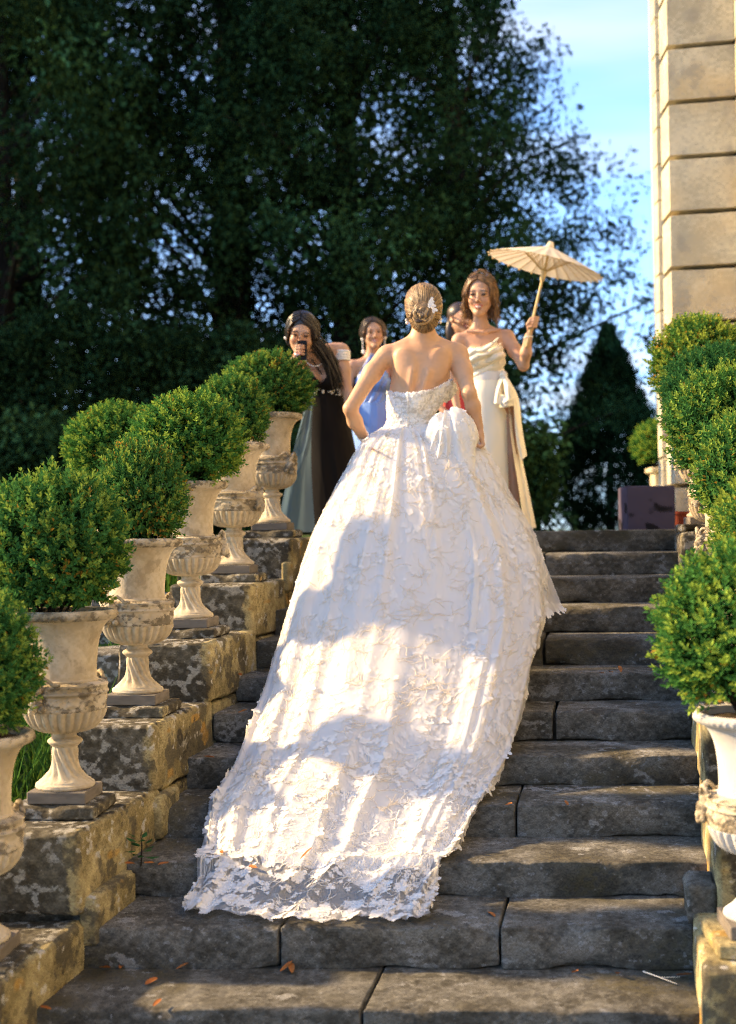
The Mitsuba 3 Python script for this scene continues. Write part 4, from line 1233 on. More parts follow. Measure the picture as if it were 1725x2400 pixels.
def skirt_surface(offset=0.0, s0=0.0, s1=1.0, t0=0.0, t1=1.0, nr=NR, nc=NC, front=False):
    R = rows_to(400)
    s = np.linspace(s0, s1, nr)
    Rr = np.stack([np.stack([np.interp(s, np.linspace(0, 1, 400), R[:, k, c]) for c in range(3)], -1) for k in range(3)], 1)
    t = np.linspace(t0, t1, nc)
    S, Tt = np.meshgrid(s, t, indexing='ij')
    L, Rt, C = (Rr[:, k][:, None] for k in range(3))
    M = (L + Rt) / 2
    flat = np.interp(S, [0, 0.3, 0.65, 0.85, 1.0], [0.95, 0.92, 0.75, 0.60, 0.45])[..., None]
    ph = (Tt * np.pi)[..., None]
    if front:
        D = np.stack([0 * s, np.interp(s, [0, 0.1, 0.3, 0.5], [0.10, 0.20, 0.36, 0.42]), 0 * s], -1)[:, None]
        P = M - (Rt - L) / 2 * np.cos(ph) + D * np.sin(ph)
        # the front hem clears the step that she is climbing
        P[..., 2] = np.maximum(P[..., 2], stair_z(P[..., 0], P[..., 1]) + 0.02)
    else:
        P = M - (Rt - L) / 2 * np.cos(ph) + (C - M) * np.sin(ph) ** flat
    # folds that run down the cloth, each with its own width, fading in below the waist
    warp = Tt + 0.030 * (meshkit.fbm(np.stack([Tt * 3, S * 2.2, 0 * S], -1), 2, 3) - 0.5)
    f1 = np.abs(2 * meshkit.noise(np.stack([warp * 13.0 + 3, S * 0.9, 0 * S], -1), 11) - 1)
    f2 = np.abs(2 * meshkit.noise(np.stack([warp * 30.0 + 7, S * 1.6, 0 * S], -1), 12) - 1)
    f3 = meshkit.fbm(np.stack([P[..., 0] * 9, P[..., 1] * 5, P[..., 2] * 7], -1), 3, 14) - 0.5
    edge = np.clip(np.minimum(Tt, 1 - Tt) / 0.06, 0.15, 1)
    amp1 = np.interp(S, [0, 0.08, 0.3, 0.6, 0.85, 1], [0.007, 0.018, 0.036, 0.048, 0.042, 0.030])
    amp2 = np.interp(S, [0, 0.08, 0.3, 0.6, 1], [0.010, 0.015, 0.012, 0.012, 0.010])
    amp3 = np.interp(S, [0, 0.5, 0.8, 1], [0.002, 0.010, 0.024, 0.020])
    dpt = amp1 * (0.55 - f1) + amp2 * (0.5 - f2) + amp3 * f3
    g = grid_mesh(P)
    N = g.vertex_normals.reshape(P.shape)
    if (N[nr // 4, nc // 2, 1] > 0) != front:
        N = -N
    P = P + N * (dpt * edge + offset)[..., None]
    # lie on the steps, hanging softly over the nosings
    if not front:
        zs = np.maximum.reduce([stair_z(P[..., 0], P[..., 1] + e) for e in (-0.02, 0.0, 0.02)])
        k = 0.02
        low = zs + 0.008 + offset
        hgt = P[..., 2] - low
        P[..., 2] = low + np.where(hgt < k, k * np.exp(np.clip((hgt - k) / k, -6, 0)) * 0.8 + 0.2 * k, hgt) * 1.0
        # hem: small flounces
        hem = np.clip((S - 0.93) / 0.07, 0, 1)
        P[..., 2] += hem * 0.004 * np.sin(Tt * 60 + 6 * meshkit.noise(np.stack([Tt * 9, S, S], -1), 3))
        P[..., 1] += hem * 0.05 * (meshkit.fbm(np.stack([Tt * 7, S * 0, S * 0], -1), 2, 21) - 0.5)
        edge2 = np.clip((Tt - 0.90) / 0.10, 0, 1) * np.clip((S - 0.45) / 0.1, 0, 1)
        P[..., 0] += edge2 * 0.012 * np.sin(S * 62)
        P[..., 1] += edge2 * 0.018 * np.sin(S * 47 + 1)
    return P, N


P_, N_ = skirt_surface(0.007)
skirt = put('skirt', mikit.ply(grid_mesh(P_), 'm_tulle', smooth=True), bride, 'full skirt of sheer tulle with a long train lying down the steps')
Pl, _ = skirt_surface(0.0, 0.0, 0.93, 0.03, 0.89, 150, 170)
fr = np.linspace(0, 1, Pl.shape[1])
fr = (0.86 + 0.14 * meshkit.fbm(np.stack([fr * 6.0 + 2, fr * 0, fr * 0], 1), 3, 5)) * (Pl.shape[0] - 1)
Pw = np.empty_like(Pl)
for j in range(Pl.shape[1]):
    at_ = np.linspace(0, fr[j], Pl.shape[0])
    for c in range(3):
        Pw[:, j, c] = np.interp(at_, np.arange(Pl.shape[0]), Pl[:, j, c])
Pl = Pw
put('lining', mikit.ply(grid_mesh(Pl), 'm_lining', smooth=True), skirt)
Pf, _ = skirt_surface(0.0, 0.0, 0.45, 0.0, 1.0, 60, 120, front=True)
put('front_panel', mikit.ply(grid_mesh(Pf), 'm_lining', smooth=True), skirt)

# the right side of the overskirt, lifted by her hand: its free hem stands out from the train
FLOUNCE = spline([(0.505, 6.36, 0.470), (0.595, 6.35, 0.385), (0.697, 6.315, 0.171), (0.802, 6.25, -0.034), (0.858, 6.14, -0.190), (0.905, 6.0, -0.362)], 70)
sI = np.linspace(0.07, 0.470, 70)
FIN = np.stack([P_[int(s_ * (NR - 1)), int((0.70 - 0.16 * s_) * (NC - 1))] for s_ in sI]) + np.array([0, -0.004, 0])
tq = np.linspace(0, 1, 40)
Pq = FIN[:, None] * (1 - tq)[None, :, None] + FLOUNCE[:, None] * tq[None, :, None]
sq = np.linspace(0, 1, 70)[:, None]
Pq[..., 1] -= np.sin(np.pi * np.clip(tq * 1.08, 0, 1))[None] * (0.012 + 0.05 * sq)
fq = np.abs(2 * meshkit.noise(np.stack([tq[None] * 5 + 0 * sq, sq * 1.2 + 0 * tq[None], 0 * sq + 0 * tq[None]], -1), 31) - 1)
Pq[..., 1] += (fq - 0.5) * 0.05 * sq
Pq[..., 2] += (0.5 - fq) * 0.03 * sq ** 3 - 0.035 * np.sin(np.pi * tq)[None] * sq ** 6
put('flounce', mikit.ply(grid_mesh(Pq), 'm_veil', smooth=True), skirt)

# the bunch of cloth that her right hand gathers at the hip
bun_f = Field((0.24, 6.05, 0.16), (0.60, 6.52, 0.68), 0.005)
bun_f.ell((0.360, 6.225, 0.485), (0.062, 0.065, 0.085), 0.04)
bun_f.ell((0.425, 6.215, 0.510), (0.075, 0.070, 0.088), 0.04)
bun_f.ell((0.478, 6.26, 0.468), (0.055, 0.060, 0.074), 0.04)
bun_f.limb((0.500, 6.27, 0.455), (0.542, 6.255, 0.428), 0.034, 0.016, 0.03)
bun_f.limb((0.36, 6.20, 0.44), (0.33, 6.16, 0.25), 0.06, 0.05, 0.06)
bun_f.limb((0.44, 6.21, 0.45), (0.46, 6.17, 0.25), 0.07, 0.06, 0.06)
bm = smooth_mesh(bun_f.mesh(), 4)
q = bm.vertices
fold = np.abs(2 * meshkit.noise(np.stack([(q[:, 0] - 0.40) * 34 / (0.35 + np.abs(q[:, 2] - 0.62) * 4), q[:, 2] * 5, q[:, 1] * 7], 1), 4) - 1)
fine = meshkit.fbm(q * 70, 2, 6)
bm.vertices = q + bm.vertex_normals * ((0.45 - fold) * 0.024 + (fine - 0.5) * 0.002)[:, None]
put('gathered_fold', mikit.ply(bm, 'm_lining', smooth=True), skirt)


# ------------------------------------------------------------------ lace: flowers, petals and embroidered twigs
def on_skirt(s, t):
    i = np.clip(s * (NR - 1), 0, NR - 1.001)
    j = np.clip(t * (NC - 1), 0, NC - 1.001)
    a, b = i.astype(int), j.astype(int)
    u, w = (i - a)[:, None], (j - b)[:, None]
    return P_[a, b] * (1 - u) * (1 - w) + P_[a + 1, b] * u * (1 - w) + P_[a, b + 1] * (1 - u) * w + P_[a + 1, b + 1] * u * w


SURF_N = grid_mesh(P_).vertex_normals.reshape(P_.shape)
if SURF_N[40, NC // 2, 1] > 0:
    SURF_N = -SURF_N


def surf_frame(s, t):
    i, j = min(int(s * (NR - 1)), NR - 2), min(int(t * (NC - 1)), NC - 2)
    n = SURF_N[i, j]
    d = unit(P_[i + 1, j] - P_[i, j])
    d = unit(d - n * (d @ n))
    return n, d, np.cross(n, d)


def flower(g, p, n, d, e, size, petals, lift=1.0):
    out = []
    a0 = g.uniform(0, 6.28)
    for q in range(petals):
        an = a0 + q * (6.28 / max(petals, 3)) * g.uniform(0.85, 1.1)
        m = petal(size * g.uniform(0.75, 1.15), size * g.uniform(0.62, 0.85), g.uniform(0.02, 0.09) * lift, 4)
        x = d * math.cos(an) + e * math.sin(an)
        tilt = g.uniform(-0.03, 0.06) * lift
        x2 = x * math.cos(tilt) + n * math.sin(tilt)
        z2 = n * math.cos(tilt) - x * math.sin(tilt)
        y2 = np.cross(z2, x2)
        m.vertices = m.vertices @ np.stack([x2, y2, z2]) + p + n * 0.0022
        out.append(m)
    return cat(out)


g = np.random.default_rng(19)
cand = []
while len(cand) < 980:
    s, t = g.random() ** 0.75, g.random()
    dens = 0.16 + 0.84 * np.clip((s - 0.45) / 0.4, 0, 1)
    dens = max(dens, 0.95 * np.clip((t - 0.70) / 0.12, 0, 1) * np.clip((0.97 - t) / 0.05, 0, 1))
    if s > 0.78 and 0.12 < t < 0.8:
        dens *= 0.75
    cl = meshkit.noise(np.array([s * 26.0, t * 20.0, 3.0]), 8)
    if t > 0.955 and s > 0.45:
        continue
    if g.random() < dens * np.clip((cl - 0.32) * 2.6, 0.04, 1):
        cand.append((s, t))
made = []
for s, t in cand:
    p = on_skirt(np.array([s]), np.array([t]))[0]
    n, d, e = surf_frame(s, t)
    size = g.uniform(0.016, 0.026) * (0.85 + 0.25 * s)
    made.append((size * (3016 / 2 / max(p[1], 1)), flower(g, p, n, d, e, size * (0.8 + 0.2 * min(1, s / 0.6)), int(g.integers(2, 6)), 0.25 + 0.75 * min(1, s / 0.8))))
# hem row and raised right-hand hem
for q in range(44):
    t = (q + g.random()) / 44
    p = on_skirt(np.array([0.968]), np.array([t]))[0]
    n, d, e = surf_frame(0.968, t)
    made.append((9, flower(g, p, n, d, e, g.uniform(0.018, 0.027), int(g.integers(3, 6)))))
fm = grid_mesh(Pq)
fnr = fm.vertex_normals * np.where(fm.vertex_normals[:, 1:2] > 0, -1, 1)
for q in range(95):
    i = 69 if q < 26 else int(69 * g.random() ** 0.6)
    j = int(g.integers(3, 40))
    n = fnr[i * 40 + j]
    d = unit(np.cross(n, g.normal(size=3)))
    made.append((9 if q < 26 else 5, flower(g, fm.vertices[i * 40 + j], n, d, np.cross(n, d), g.uniform(0.015, 0.024), int(g.integers(3, 6)))))
# the fine ground of the lace: thousands of little petals lying flat on the tulle
for q in range(3600):
    s, t = g.random() ** 0.85, g.uniform(0.0, 0.95)
    if meshkit.noise(np.array([s * 34.0, t * 30.0, 9.0]), 3) < 0.34:
        continue
    p = on_skirt(np.array([s]), np.array([t]))[0]
    n, d, e = surf_frame(s, t)
    made.append((0.1, flower(g, p, n, d, e, g.uniform(0.008, 0.014), int(g.integers(2, 5)), 0.6)))
order = np.argsort([-m[0] for m in made])
for r in order[:280]:
    put('lace_flower', mikit.ply(made[r][1], 'm_petal', smooth=True), skirt)
put('lace_petals', mikit.ply(cat([made[r][1] for r in order[280:]]), 'm_petal', smooth=True), skirt, 'small lace petals scattered over the skirt', kind='stuff')

# flat petals sewn on the bodice
bits = []
vv, nn = bodm.vertices, bodm.vertex_normals
sel = g.choice(np.where((nn[:, 1] < 0.2) & (np.abs(nn[:, 2]) < 0.5))[0], 170)
for i in sel:
    n = nn[i]
    d = unit(np.cross(n, g.normal(size=3)))
    bits.append(flower(g, vv[i], n, d, np.cross(n, d), g.uniform(0.007, 0.012), int(g.integers(2, 5))))
for q in range(46):
    x = 0.07 + 0.36 * q / 45
    zt = float(np.interp(x, [0.06, 0.085, 0.14, 0.193, 0.26, 0.32, 0.37, 0.41, 0.45], [0.726, 0.716, 0.690, 0.680, 0.684, 0.697, 0.722, 0.752, 0.745]))
    near = np.argmin((vv[:, 0] - x) ** 2 + (vv[:, 2] - zt + 0.006) ** 2 + np.where(vv[:, 1] > 6.40, 1, 0))
    n = nn[near] * np.array([1, 1, 0.2])
    n = unit(n)
    d = unit(np.cross(n, g.normal(size=3)))
    bits.append(flower(g, vv[near], n, d, np.cross(n, d), g.uniform(0.008, 0.013), 3))
put('lace_petals', mikit.ply(cat(bits), 'm_petal', smooth=True), bodice, kind='stuff')
bits = []
bv, bn = bm.vertices, bm.vertex_normals
sel = g.choice(np.where((bn[:, 1] < 0.3) & (bv[:, 2] > 0.30))[0], 34)
for i in sel:
    d = unit(np.cross(bn[i], g.normal(size=3)))
    bits.append(flower(g, bv[i], bn[i], d, np.cross(bn[i], d), g.uniform(0.010, 0.015), int(g.integers(2, 5))))
put('lace_petals', mikit.ply(cat(bits), 'm_petal', smooth=True), skirt, 'lace petals sewn over the gathered bunch of cloth', kind='stuff')


def twig_lines(count, s_lo, s_hi, r, seed):
    g = np.random.default_rng(seed)
    out = []
    for q in range(count):
        s, t = g.uniform(s_lo, s_hi), g.uniform(0.03, 0.95)
        for br in range(int(g.integers(2, 5))):
            an = g.normal() * 0.9 + (np.pi / 2 if g.random() < 0.7 else -np.pi / 2)
            ss, tt = [s], [t]
            for k in range(5):
                an += g.normal() * 0.45
                ss.append(np.clip(ss[-1] + 0.0045 * math.cos(an), 0, 0.995))
                tt.append(np.clip(tt[-1] + 0.0085 * math.sin(an), 0.0, 0.96))
            pts = on_skirt(np.array(ss), np.array(tt))
            n = surf_frame(s, t)[0]
            out.append(tube(pts + n * 0.002, r, 3, caps=False))
            s, t = ss[2], tt[2]
    return cat(out)


put('embroidery', mikit.ply(twig_lines(620, 0.03, 0.78, 0.0011, 5), 'm_thread', smooth=True), skirt, 'thin beige embroidered twigs on the skirt', kind='stuff')
put('embroidery', mikit.ply(twig_lines(230, 0.70, 0.99, 0.0015, 6), 'm_petal', smooth=True), skirt, 'white embroidered twigs on the train', kind='stuff')
# three dry leaves caught on the train
for q, (s, t, an, L) in enumerate([(0.865, 0.14, 0.4, 0.045), (0.885, 0.27, 1.1, 0.05), (0.875, 0.41, 2.4, 0.055)]):
    p = on_skirt(np.array([s]), np.array([t]))[0]
    n, d, e = surf_frame(s, t)
    m = petal(L, 0.013, 0.6, 7)
    x = d * math.cos(an) + e * math.sin(an)
    m.vertices = m.vertices @ np.stack([x, np.cross(n, x), n]) + p + n * 0.008
    put('dry_leaf', mikit.ply(m, 'm_dry', smooth=True), None, ['thin brown leaf on the left of the white train', 'brown leaf in the middle of the three lying on the white train', 'brown curled leaf furthest right on the white train'][q], 'leaf')


# ------------------------------------------------------------------ the friends on the landing
def loft(rows, nc=90, nr=60, folds=0.0, nf=14, seed=0, t0=0.0, t1=1.0):
    """A sheath of elliptical sections (x, y, z, rx, ry), folds growing downwards."""
    from scipy.interpolate import PchipInterpolator
    rows = np.array(rows, float)
    u = np.arange(len(rows)) / (len(rows) - 1)
    R = PchipInterpolator(u, rows)(np.linspace(0, 1, nr))
    th = np.linspace(t0, t1, nc) * 2 * np.pi
    S = np.linspace(0, 1, nr)[:, None]
    f = np.abs(2 * meshkit.noise(np.stack([np.cos(th)[None] * nf / 6.28 + 0 * S, np.sin(th)[None] * nf / 6.28 + 0 * S, S * 1.2 + 0 * th[None]], -1), seed) - 1)
    k = 1 + folds * (0.5 - f) * np.clip(S * 1.4 + 0.15, 0, 1)
    P = np.stack([R[:, 0:1] + R[:, 3:4] * np.cos(th)[None] * k, R[:, 1:2] + R[:, 4:5] * np.sin(th)[None] * k, R[:, 2:3] + 0 * th[None]], -1)
    return grid_mesh(P)


def strand_hair(g, roots, tips, n, r, jitter, droop=0.0, bulge=None):
    """Thin locks from points near the roots to points near the tips."""
    out = []
    for q in range(n):
        i = g.integers(len(roots))
        a = np.array(roots[i]) + g.normal(size=3) * jitter
        b = np.array(tips[i]) + g.normal(size=3) * jitter * 1.6
        mid = (a + b) / 2 + (np.array(bulge[i]) if bulge is not None else 0) + g.normal(size=3) * jitter
        out.append(tube(spline([a, mid, b], 9), r * np.array([0.8, 1, 1, 1, 1, 0.95, 0.8, 0.55, 0.15]) * g.uniform(0.6, 1.3), 5))
    return cat(out)


def scalp_locks(g, P, n, tip, r=0.0055, part=0.01, wide=1.0):
    """Locks from the parting over the side of the head, past the cheek, to tip(side, k)."""
    out = []
    for q in range(n):
        sg = 1 if q % 2 else -1
        k = g.random()
        y0 = 0.058 - 0.150 * k
        w = (0.078 + 0.010 * g.random()) * wide * math.sqrt(max(0.25, 1 - ((y0 + 0.012) / 0.105) ** 2))
        pts = [P(part + sg * 0.004, y0, 0.118 - 1.6 * max(0, abs(y0 + 0.012) - 0.03) ** 1.3 * 1.0), P(part + sg * w * 0.55, y0 + 0.004, 0.100 - 0.6 * max(0, abs(y0 + 0.012) - 0.03)),
               P(sg * w, y0 - 0.004, 0.045), P(sg * (w + 0.006), y0 - 0.016, -0.015)] + tip(sg, k)
        pts = np.array(pts) + g.normal(size=(len(pts), 3)) * 0.0035 * np.linspace(0.3, 2.0, len(pts))[:, None]
        out.append(tube(spline(pts, 15), r * g.uniform(0.7, 1.3) * np.array([0.7, 1, 1, 1, 1, 1, 1, 1, 1, 1, 0.95, 0.85, 0.7, 0.5, 0.15]), 5))
    return cat(out)


def strand_color(m, dark, light, seed, f=(160, 160, 16)):
    t = np.clip((meshkit.fbm(np.asarray(m.vertices) * np.array(f), 3, seed) - 0.3) * 2.2, 0, 1)[:, None]
    return np.array(dark) * (1 - t) + np.array(light) * t


# --- woman in ivory satin with the parasol
ivory = thing('person', 'smiling woman in an ivory strapless satin gown, holding up a paper parasol', 'person')
F = Field((0.46, 7.76, 0.70), (1.08, 8.34, 1.64), 0.0042)
F.ell((0.748, 8.165, 1.10), (0.128, 0.090, 0.135), 0.03)
F.ell((0.745, 8.165, 1.20), (0.150, 0.070, 0.060), 0.04)
F.ell((0.770, 8.17, 0.96), (0.104, 0.082, 0.12), 0.03)
F.ell((0.785, 8.17, 0.80), (0.140, 0.105, 0.12), 0.05)
F.ell((0.695, 8.085, 1.105), (0.058, 0.052, 0.055), 0.03)
F.ell((0.802, 8.085, 1.115), (0.058, 0.052, 0.055), 0.03)
F.limb((0.600, 8.165, 1.222), (0.893, 8.165, 1.240), 0.040, 0.041, 0.03)
F.limb((0.728, 8.16, 1.315), (0.640, 8.165, 1.250), 0.030, 0.021, 0.03)
F.limb((0.728, 8.16, 1.315), (0.840, 8.165, 1.262), 0.030, 0.021, 0.03)
F.limb((0.730, 8.165, 1.25), (0.728, 8.145, 1.40), 0.048, 0.046, 0.025)
F.limb((0.735, 8.100, 1.258), (0.640, 8.110, 1.265), 0.009, 0.007, 0.02)
F.limb((0.750, 8.100, 1.258), (0.850, 8.112, 1.278), 0.009, 0.007, 0.02)
HI, AI = np.array((0.727, 8.095, 1.492)), frame((-0.22, -0.93, -0.20), 0.05)
add_head(F, HI, AI, 1.10)
F.chain([(0.905, 8.165, 1.232), (0.940, 8.11, 1.14), (0.982, 8.005, 1.030)], [0.043, 0.040, 0.032], 0.03)
F.chain([(0.982, 8.005, 1.030), (0.992, 7.955, 1.105), (1.004, 7.915, 1.205)], [0.032, 0.034, 0.022], 0.02)
F.chain([(0.590, 8.165, 1.215), (0.560, 8.19, 1.10), (0.545, 8.21, 0.98)], [0.041, 0.038, 0.031], 0.03)
F.chain([(0.545, 8.21, 0.98), (0.556, 8.17, 0.90), (0.575, 8.13, 0.78)], [0.031, 0.032, 0.021], 0.02)
for q in range(4):
    F.chain([(0.570 + 0.004 * q, 8.11 + 0.014 * q, 0.76), (0.572, 8.105 + 0.014 * q, 0.735), (0.578, 8.105 + 0.014 * q, 0.715)], [0.009, 0.008, 0.007], 0.004)
# the hand closed round the handle
SH0, SH1 = np.array([1.005, 7.900, 1.200]), np.array([1.139, 7.868, 1.742])
sd = unit(SH1 - SH0)
F.ell((1.018, 7.915, 1.262), (0.020, 0.026, 0.042), 0.02)
for q in range(4):
    c = SH0 + sd * (0.055 + 0.0185 * q)
    F.chain([c + np.array([0.026, 0.020, 0.004]), c + np.array([0.030, -0.010, 0.002]), c + np.array([0.006, -0.026, 0.0]), c + np.array([-0.017, -0.016, -0.002])], [0.0098, 0.0094, 0.0086, 0.0075], 0.003)
F.chain([(1.008, 7.908, 1.238), (0.996, 7.888, 1.270), (1.010, 7.878, 1.296)], [0.012, 0.0105, 0.0085], 0.004)
im = smooth_mesh(F.mesh(), 3)
put('body', mikit.ply(im, 'm_skin', smooth=True, color=head_paint(im.vertices, SKIN, HI, AI, 1.10)), ivory)
IF = F

TF = Field((0.58, 7.98, 0.93), (0.94, 8.30, 1.26), 0.0042)
for c, r in [((0.748, 8.165, 1.10), (0.134, 0.097, 0.140)), ((0.770, 8.17, 0.96), (0.110, 0.088, 0.12)), ((0.695, 8.08, 1.105), (0.064, 0.060, 0.062)), ((0.802, 8.08, 1.115), (0.064, 0.060, 0.062))]:
    TF.ell(c, r, 0.03)
X, Y, Z = TF.grid()
top = np.interp(X, [0.60, 0.655, 0.69, 0.74, 0.79, 0.830, 0.86, 0.90], [1.150, 1.152, 1.150, 1.158, 1.195, 1.222, 1.190, 1.16]) - np.clip((Y - 8.10) * 0.4, 0, 0.1)
d = np.maximum(TF.d - 0.004, np.maximum(Z - top, 0.965 - Z))
cm = smooth_mesh(surface(d, TF.lo, TF.h), 3)
v = cm.vertices
# draped folds sweeping up to the point of the neckline
ang = (v[:, 2] - 1.0) - 0.45 * (v[:, 0] - 0.65)
w = np.clip((0.15 - np.abs(v[:, 2] - 1.09)) / 0.05, 0, 1) * (v[:, 1] < 8.15)
f = np.abs(np.sin(ang * 62 + 1.5 * meshkit.noise(v * 12, 3)))
cm.vertices = v + cm.vertex_normals * (w * (f - 0.5) * 0.016)[:, None]
put('bodice', mikit.ply(cm, 'm_ivory', smooth=True), ivory)
fold = []
for (p0, p1, p2, r) in [((0.652, 8.055, 1.150), (0.725, 8.010, 1.130), (0.832, 8.030, 1.212), 0.013), ((0.650, 8.055, 1.128), (0.725, 8.005, 1.100), (0.850, 8.050, 1.180), 0.011)]:
    m = tube(spline([p0, p1, p2], 22), r * np.sin(np.pi * np.linspace(0.06, 0.97, 22)) ** 0.5, 9)
    fold.append(m)
put('cowl_fold', mikit.ply(cat(fold), 'm_ivory', smooth=True), ivory)
put('sash', mikit.ply(loft([(0.770, 8.17, 1.010, 0.112, 0.096), (0.772, 8.17, 0.985, 0.116, 0.099), (0.775, 8.17, 0.955, 0.118, 0.100)], 80, 10, 0.03, 20, 4), 'm_ivory_sky', smooth=True), ivory)
put('skirt', mikit.ply(loft([(0.772, 8.17, 0.965, 0.112, 0.095), (0.775, 8.17, 0.86, 0.132, 0.115), (0.768, 8.165, 0.72, 0.128, 0.118), (0.768, 8.15, 0.5, 0.122, 0.115), (0.772, 8.14, 0.25, 0.122, 0.115), (0.775, 8.13, 0.03, 0.126, 0.12)], 110, 70, 0.10, 12, 7), 'm_ivory', smooth=True), ivory)
LF = Field((0.84, 8.04, -0.01), (1.00, 8.30, 0.95), 0.006)
LF.chain([(0.880, 8.18, 0.86), (0.905, 8.16, 0.50), (0.935, 8.17, 0.12)], [0.070, 0.045, 0.030], 0.02)
LF.ell((0.938, 8.13, 0.04), (0.032, 0.085, 0.028), 0.03)
lm = LF.mesh()
put('leg', mikit.ply(lm, 'm_skin', smooth=True, color=np.tile(SKIN, (len(lm.vertices), 1))), ivory)


def cloth_strip(pts_l, pts_r, n=40, m=14, wave=0.01, seed=0, bulge=0.0):
    """A hanging length of cloth between two edge curves, with folds."""
    L, R = spline(pts_l, n), spline(pts_r, n)
    t = np.linspace(0, 1, m)
    P = L[:, None] * (1 - t[None, :, None]) + R[:, None] * t[None, :, None]
    s = np.linspace(0, 1, n)
    f = np.abs(2 * meshkit.noise(np.stack([t[None] * 4.0 + 0 * s[:, None], s[:, None] * 1.3 + 0 * t[None], 0 * s[:, None] + 0 * t[None] + seed], -1), 5) - 1)
    P[..., 1] -= (0.5 - f) * wave + bulge * np.sin(np.pi * t)[None]
    return grid_mesh(P)


put('side_panel', mikit.ply(cloth_strip([(0.895, 8.12, 0.90), (0.898, 8.06, 0.62), (0.935, 8.02, 0.30), (0.965, 7.99, 0.015)], [(0.935, 8.22, 0.92), (0.965, 8.24, 0.62), (1.020, 8.22, 0.30), (1.068, 8.20, 0.02)], 50, 18, 0.035, 3), 'm_ivory', smooth=True), ivory)
put('side_panel', mikit.ply(cloth_strip([(0.860, 8.08, 0.985), (0.905, 8.05, 0.88), (0.925, 8.04, 0.66), (0.960, 8.03, 0.44)], [(0.885, 8.20, 0.985), (0.950, 8.20, 0.90), (0.985, 8.18, 0.70), (1.015, 8.17, 0.48)], 44, 16, 0.03, 8, 0.03), 'm_ivory', smooth=True), ivory)
bow = [cloth_strip([(0.842, 8.055, 0.975), (0.815, 8.03, 0.90), (0.795, 8.02, 0.80)], [(0.872, 8.055, 0.975), (0.845, 8.02, 0.90), (0.835, 8.01, 0.79)], 26, 10, 0.02, 1, 0.02),
       cloth_strip([(0.850, 8.05, 0.975), (0.858, 8.00, 0.90), (0.862, 7.99, 0.80)], [(0.880, 8.06, 0.975), (0.915, 8.02, 0.905), (0.928, 8.02, 0.845)], 26, 10, 0.02, 2, 0.03),
       cloth_strip([(0.835, 8.04, 0.86), (0.87, 8.02, 0.85), (0.915, 8.04, 0.85)], [(0.830, 8.04, 0.775), (0.87, 7.99, 0.77), (0.925, 8.04, 0.785)], 26, 12, 0.02, 6, 0.03)]
kn = trimesh.creation.icosphere(3, 1.0)
kn.vertices = kn.vertices * np.array([0.026, 0.022, 0.028]) * (1 + 0.25 * (meshkit.noise(kn.vertices * 3, 2) - 0.5))[:, None] + np.array([0.862, 8.06, 0.978])
put('bow', mikit.ply(cat(bow + [kn]), 'm_ivory', smooth=True), ivory)
PI_ = lambda x, y, z: HI + AI @ (np.array([x, y, z]) * 1.10)  # noqa: E731
HF = Field(HI - 0.16, HI + 0.16, 0.004)
HF.ell(PI_(0, -0.024, 0.038), np.array([0.078, 0.088, 0.080]) * 1.10, 0.02, AI)
HF.ell(PI_(0, -0.055, -0.02), np.array([0.070, 0.050, 0.075]) * 1.10, 0.03, AI)
HF.ell(PI_(0, 0.078, -0.02), np.array([0.054, 0.060, 0.088]) * 1.10, 0.015, AI, cut=True)
hm = smooth_mesh(HF.mesh(), 3)
g = np.random.default_rng(8)
st_ = scalp_locks(g, PI_, 320, lambda sg, k: [PI_(sg * (0.086 - 0.03 * k), -0.01 - 0.05 * k, -0.065), PI_(sg * (0.082 - 0.045 * k + 0.012 * g.normal()), 0.005 - 0.06 * k, -0.105 - 0.035 * g.random())], 0.0040)
wisps = []
for q_ in range(150):
    # loose curls framing the face and flyaway strands over the crown
    sg = 1 if q_ % 2 else -1
    if q_ < 84:
        k_ = g.random()
        p0 = PI_(sg * (0.074 + 0.01 * g.random()), 0.045 - 0.09 * k_, 0.03 * g.normal())
        L_, out_ = g.uniform(0.09, 0.17), g.uniform(0.008, 0.030)
        tt_ = np.linspace(0, 1, 12)
        cur = 0.011 * g.uniform(0.5, 1.3)
        ph_ = g.uniform(0, 6.28)
        pts = np.array([p0 + AI @ np.array([sg * (out_ * math.sin(1.7 * t_) + cur * math.cos(ph_ + 9 * t_) * t_), cur * math.sin(ph_ + 9 * t_) * t_ - 0.01 * t_, -L_ * t_]) for t_ in tt_])
        wisps.append(tube(pts, 0.0034 * g.uniform(0.6, 1.4) * (1 - 0.8 * tt_ ** 2), 4))
    else:
        a_ = g.uniform(-1.3, 1.3)
        y_ = 0.03 - 0.10 * g.random()
        tt_ = np.linspace(0, 1, 9)
        rr_ = 0.088 + 0.014 * g.random()
        pts = np.array([PI_(0.082 * math.sin(a_ + sg * 0.5 * t_) * (1 + 0.10 * t_), y_ - 0.02 * t_, 0.032 + (rr_ + 0.014 * math.sin(3 * t_)) * math.cos(a_ + sg * 0.5 * t_)) for t_ in tt_])
        wisps.append(tube(pts, 0.0017 * (1 - 0.7 * tt_), 4))
allh = cat([hm, st_] + wisps)
put('hair', mikit.ply(allh, 'm_hair', smooth=True, color=strand_color(allh, (0.075, 0.038, 0.016), (0.34, 0.18, 0.065), 3, (150, 150, 30))), ivory)
th = np.linspace(0, 2 * np.pi, 22)
put('bracelet', mikit.ply(tube(np.stack([1.003 + 0.027 * np.cos(th), 7.92 + 0.027 * np.sin(th), 1.195 + 0.004 * np.cos(th)], 1), 0.004, 6), 'm_pearl', smooth=True), ivory)

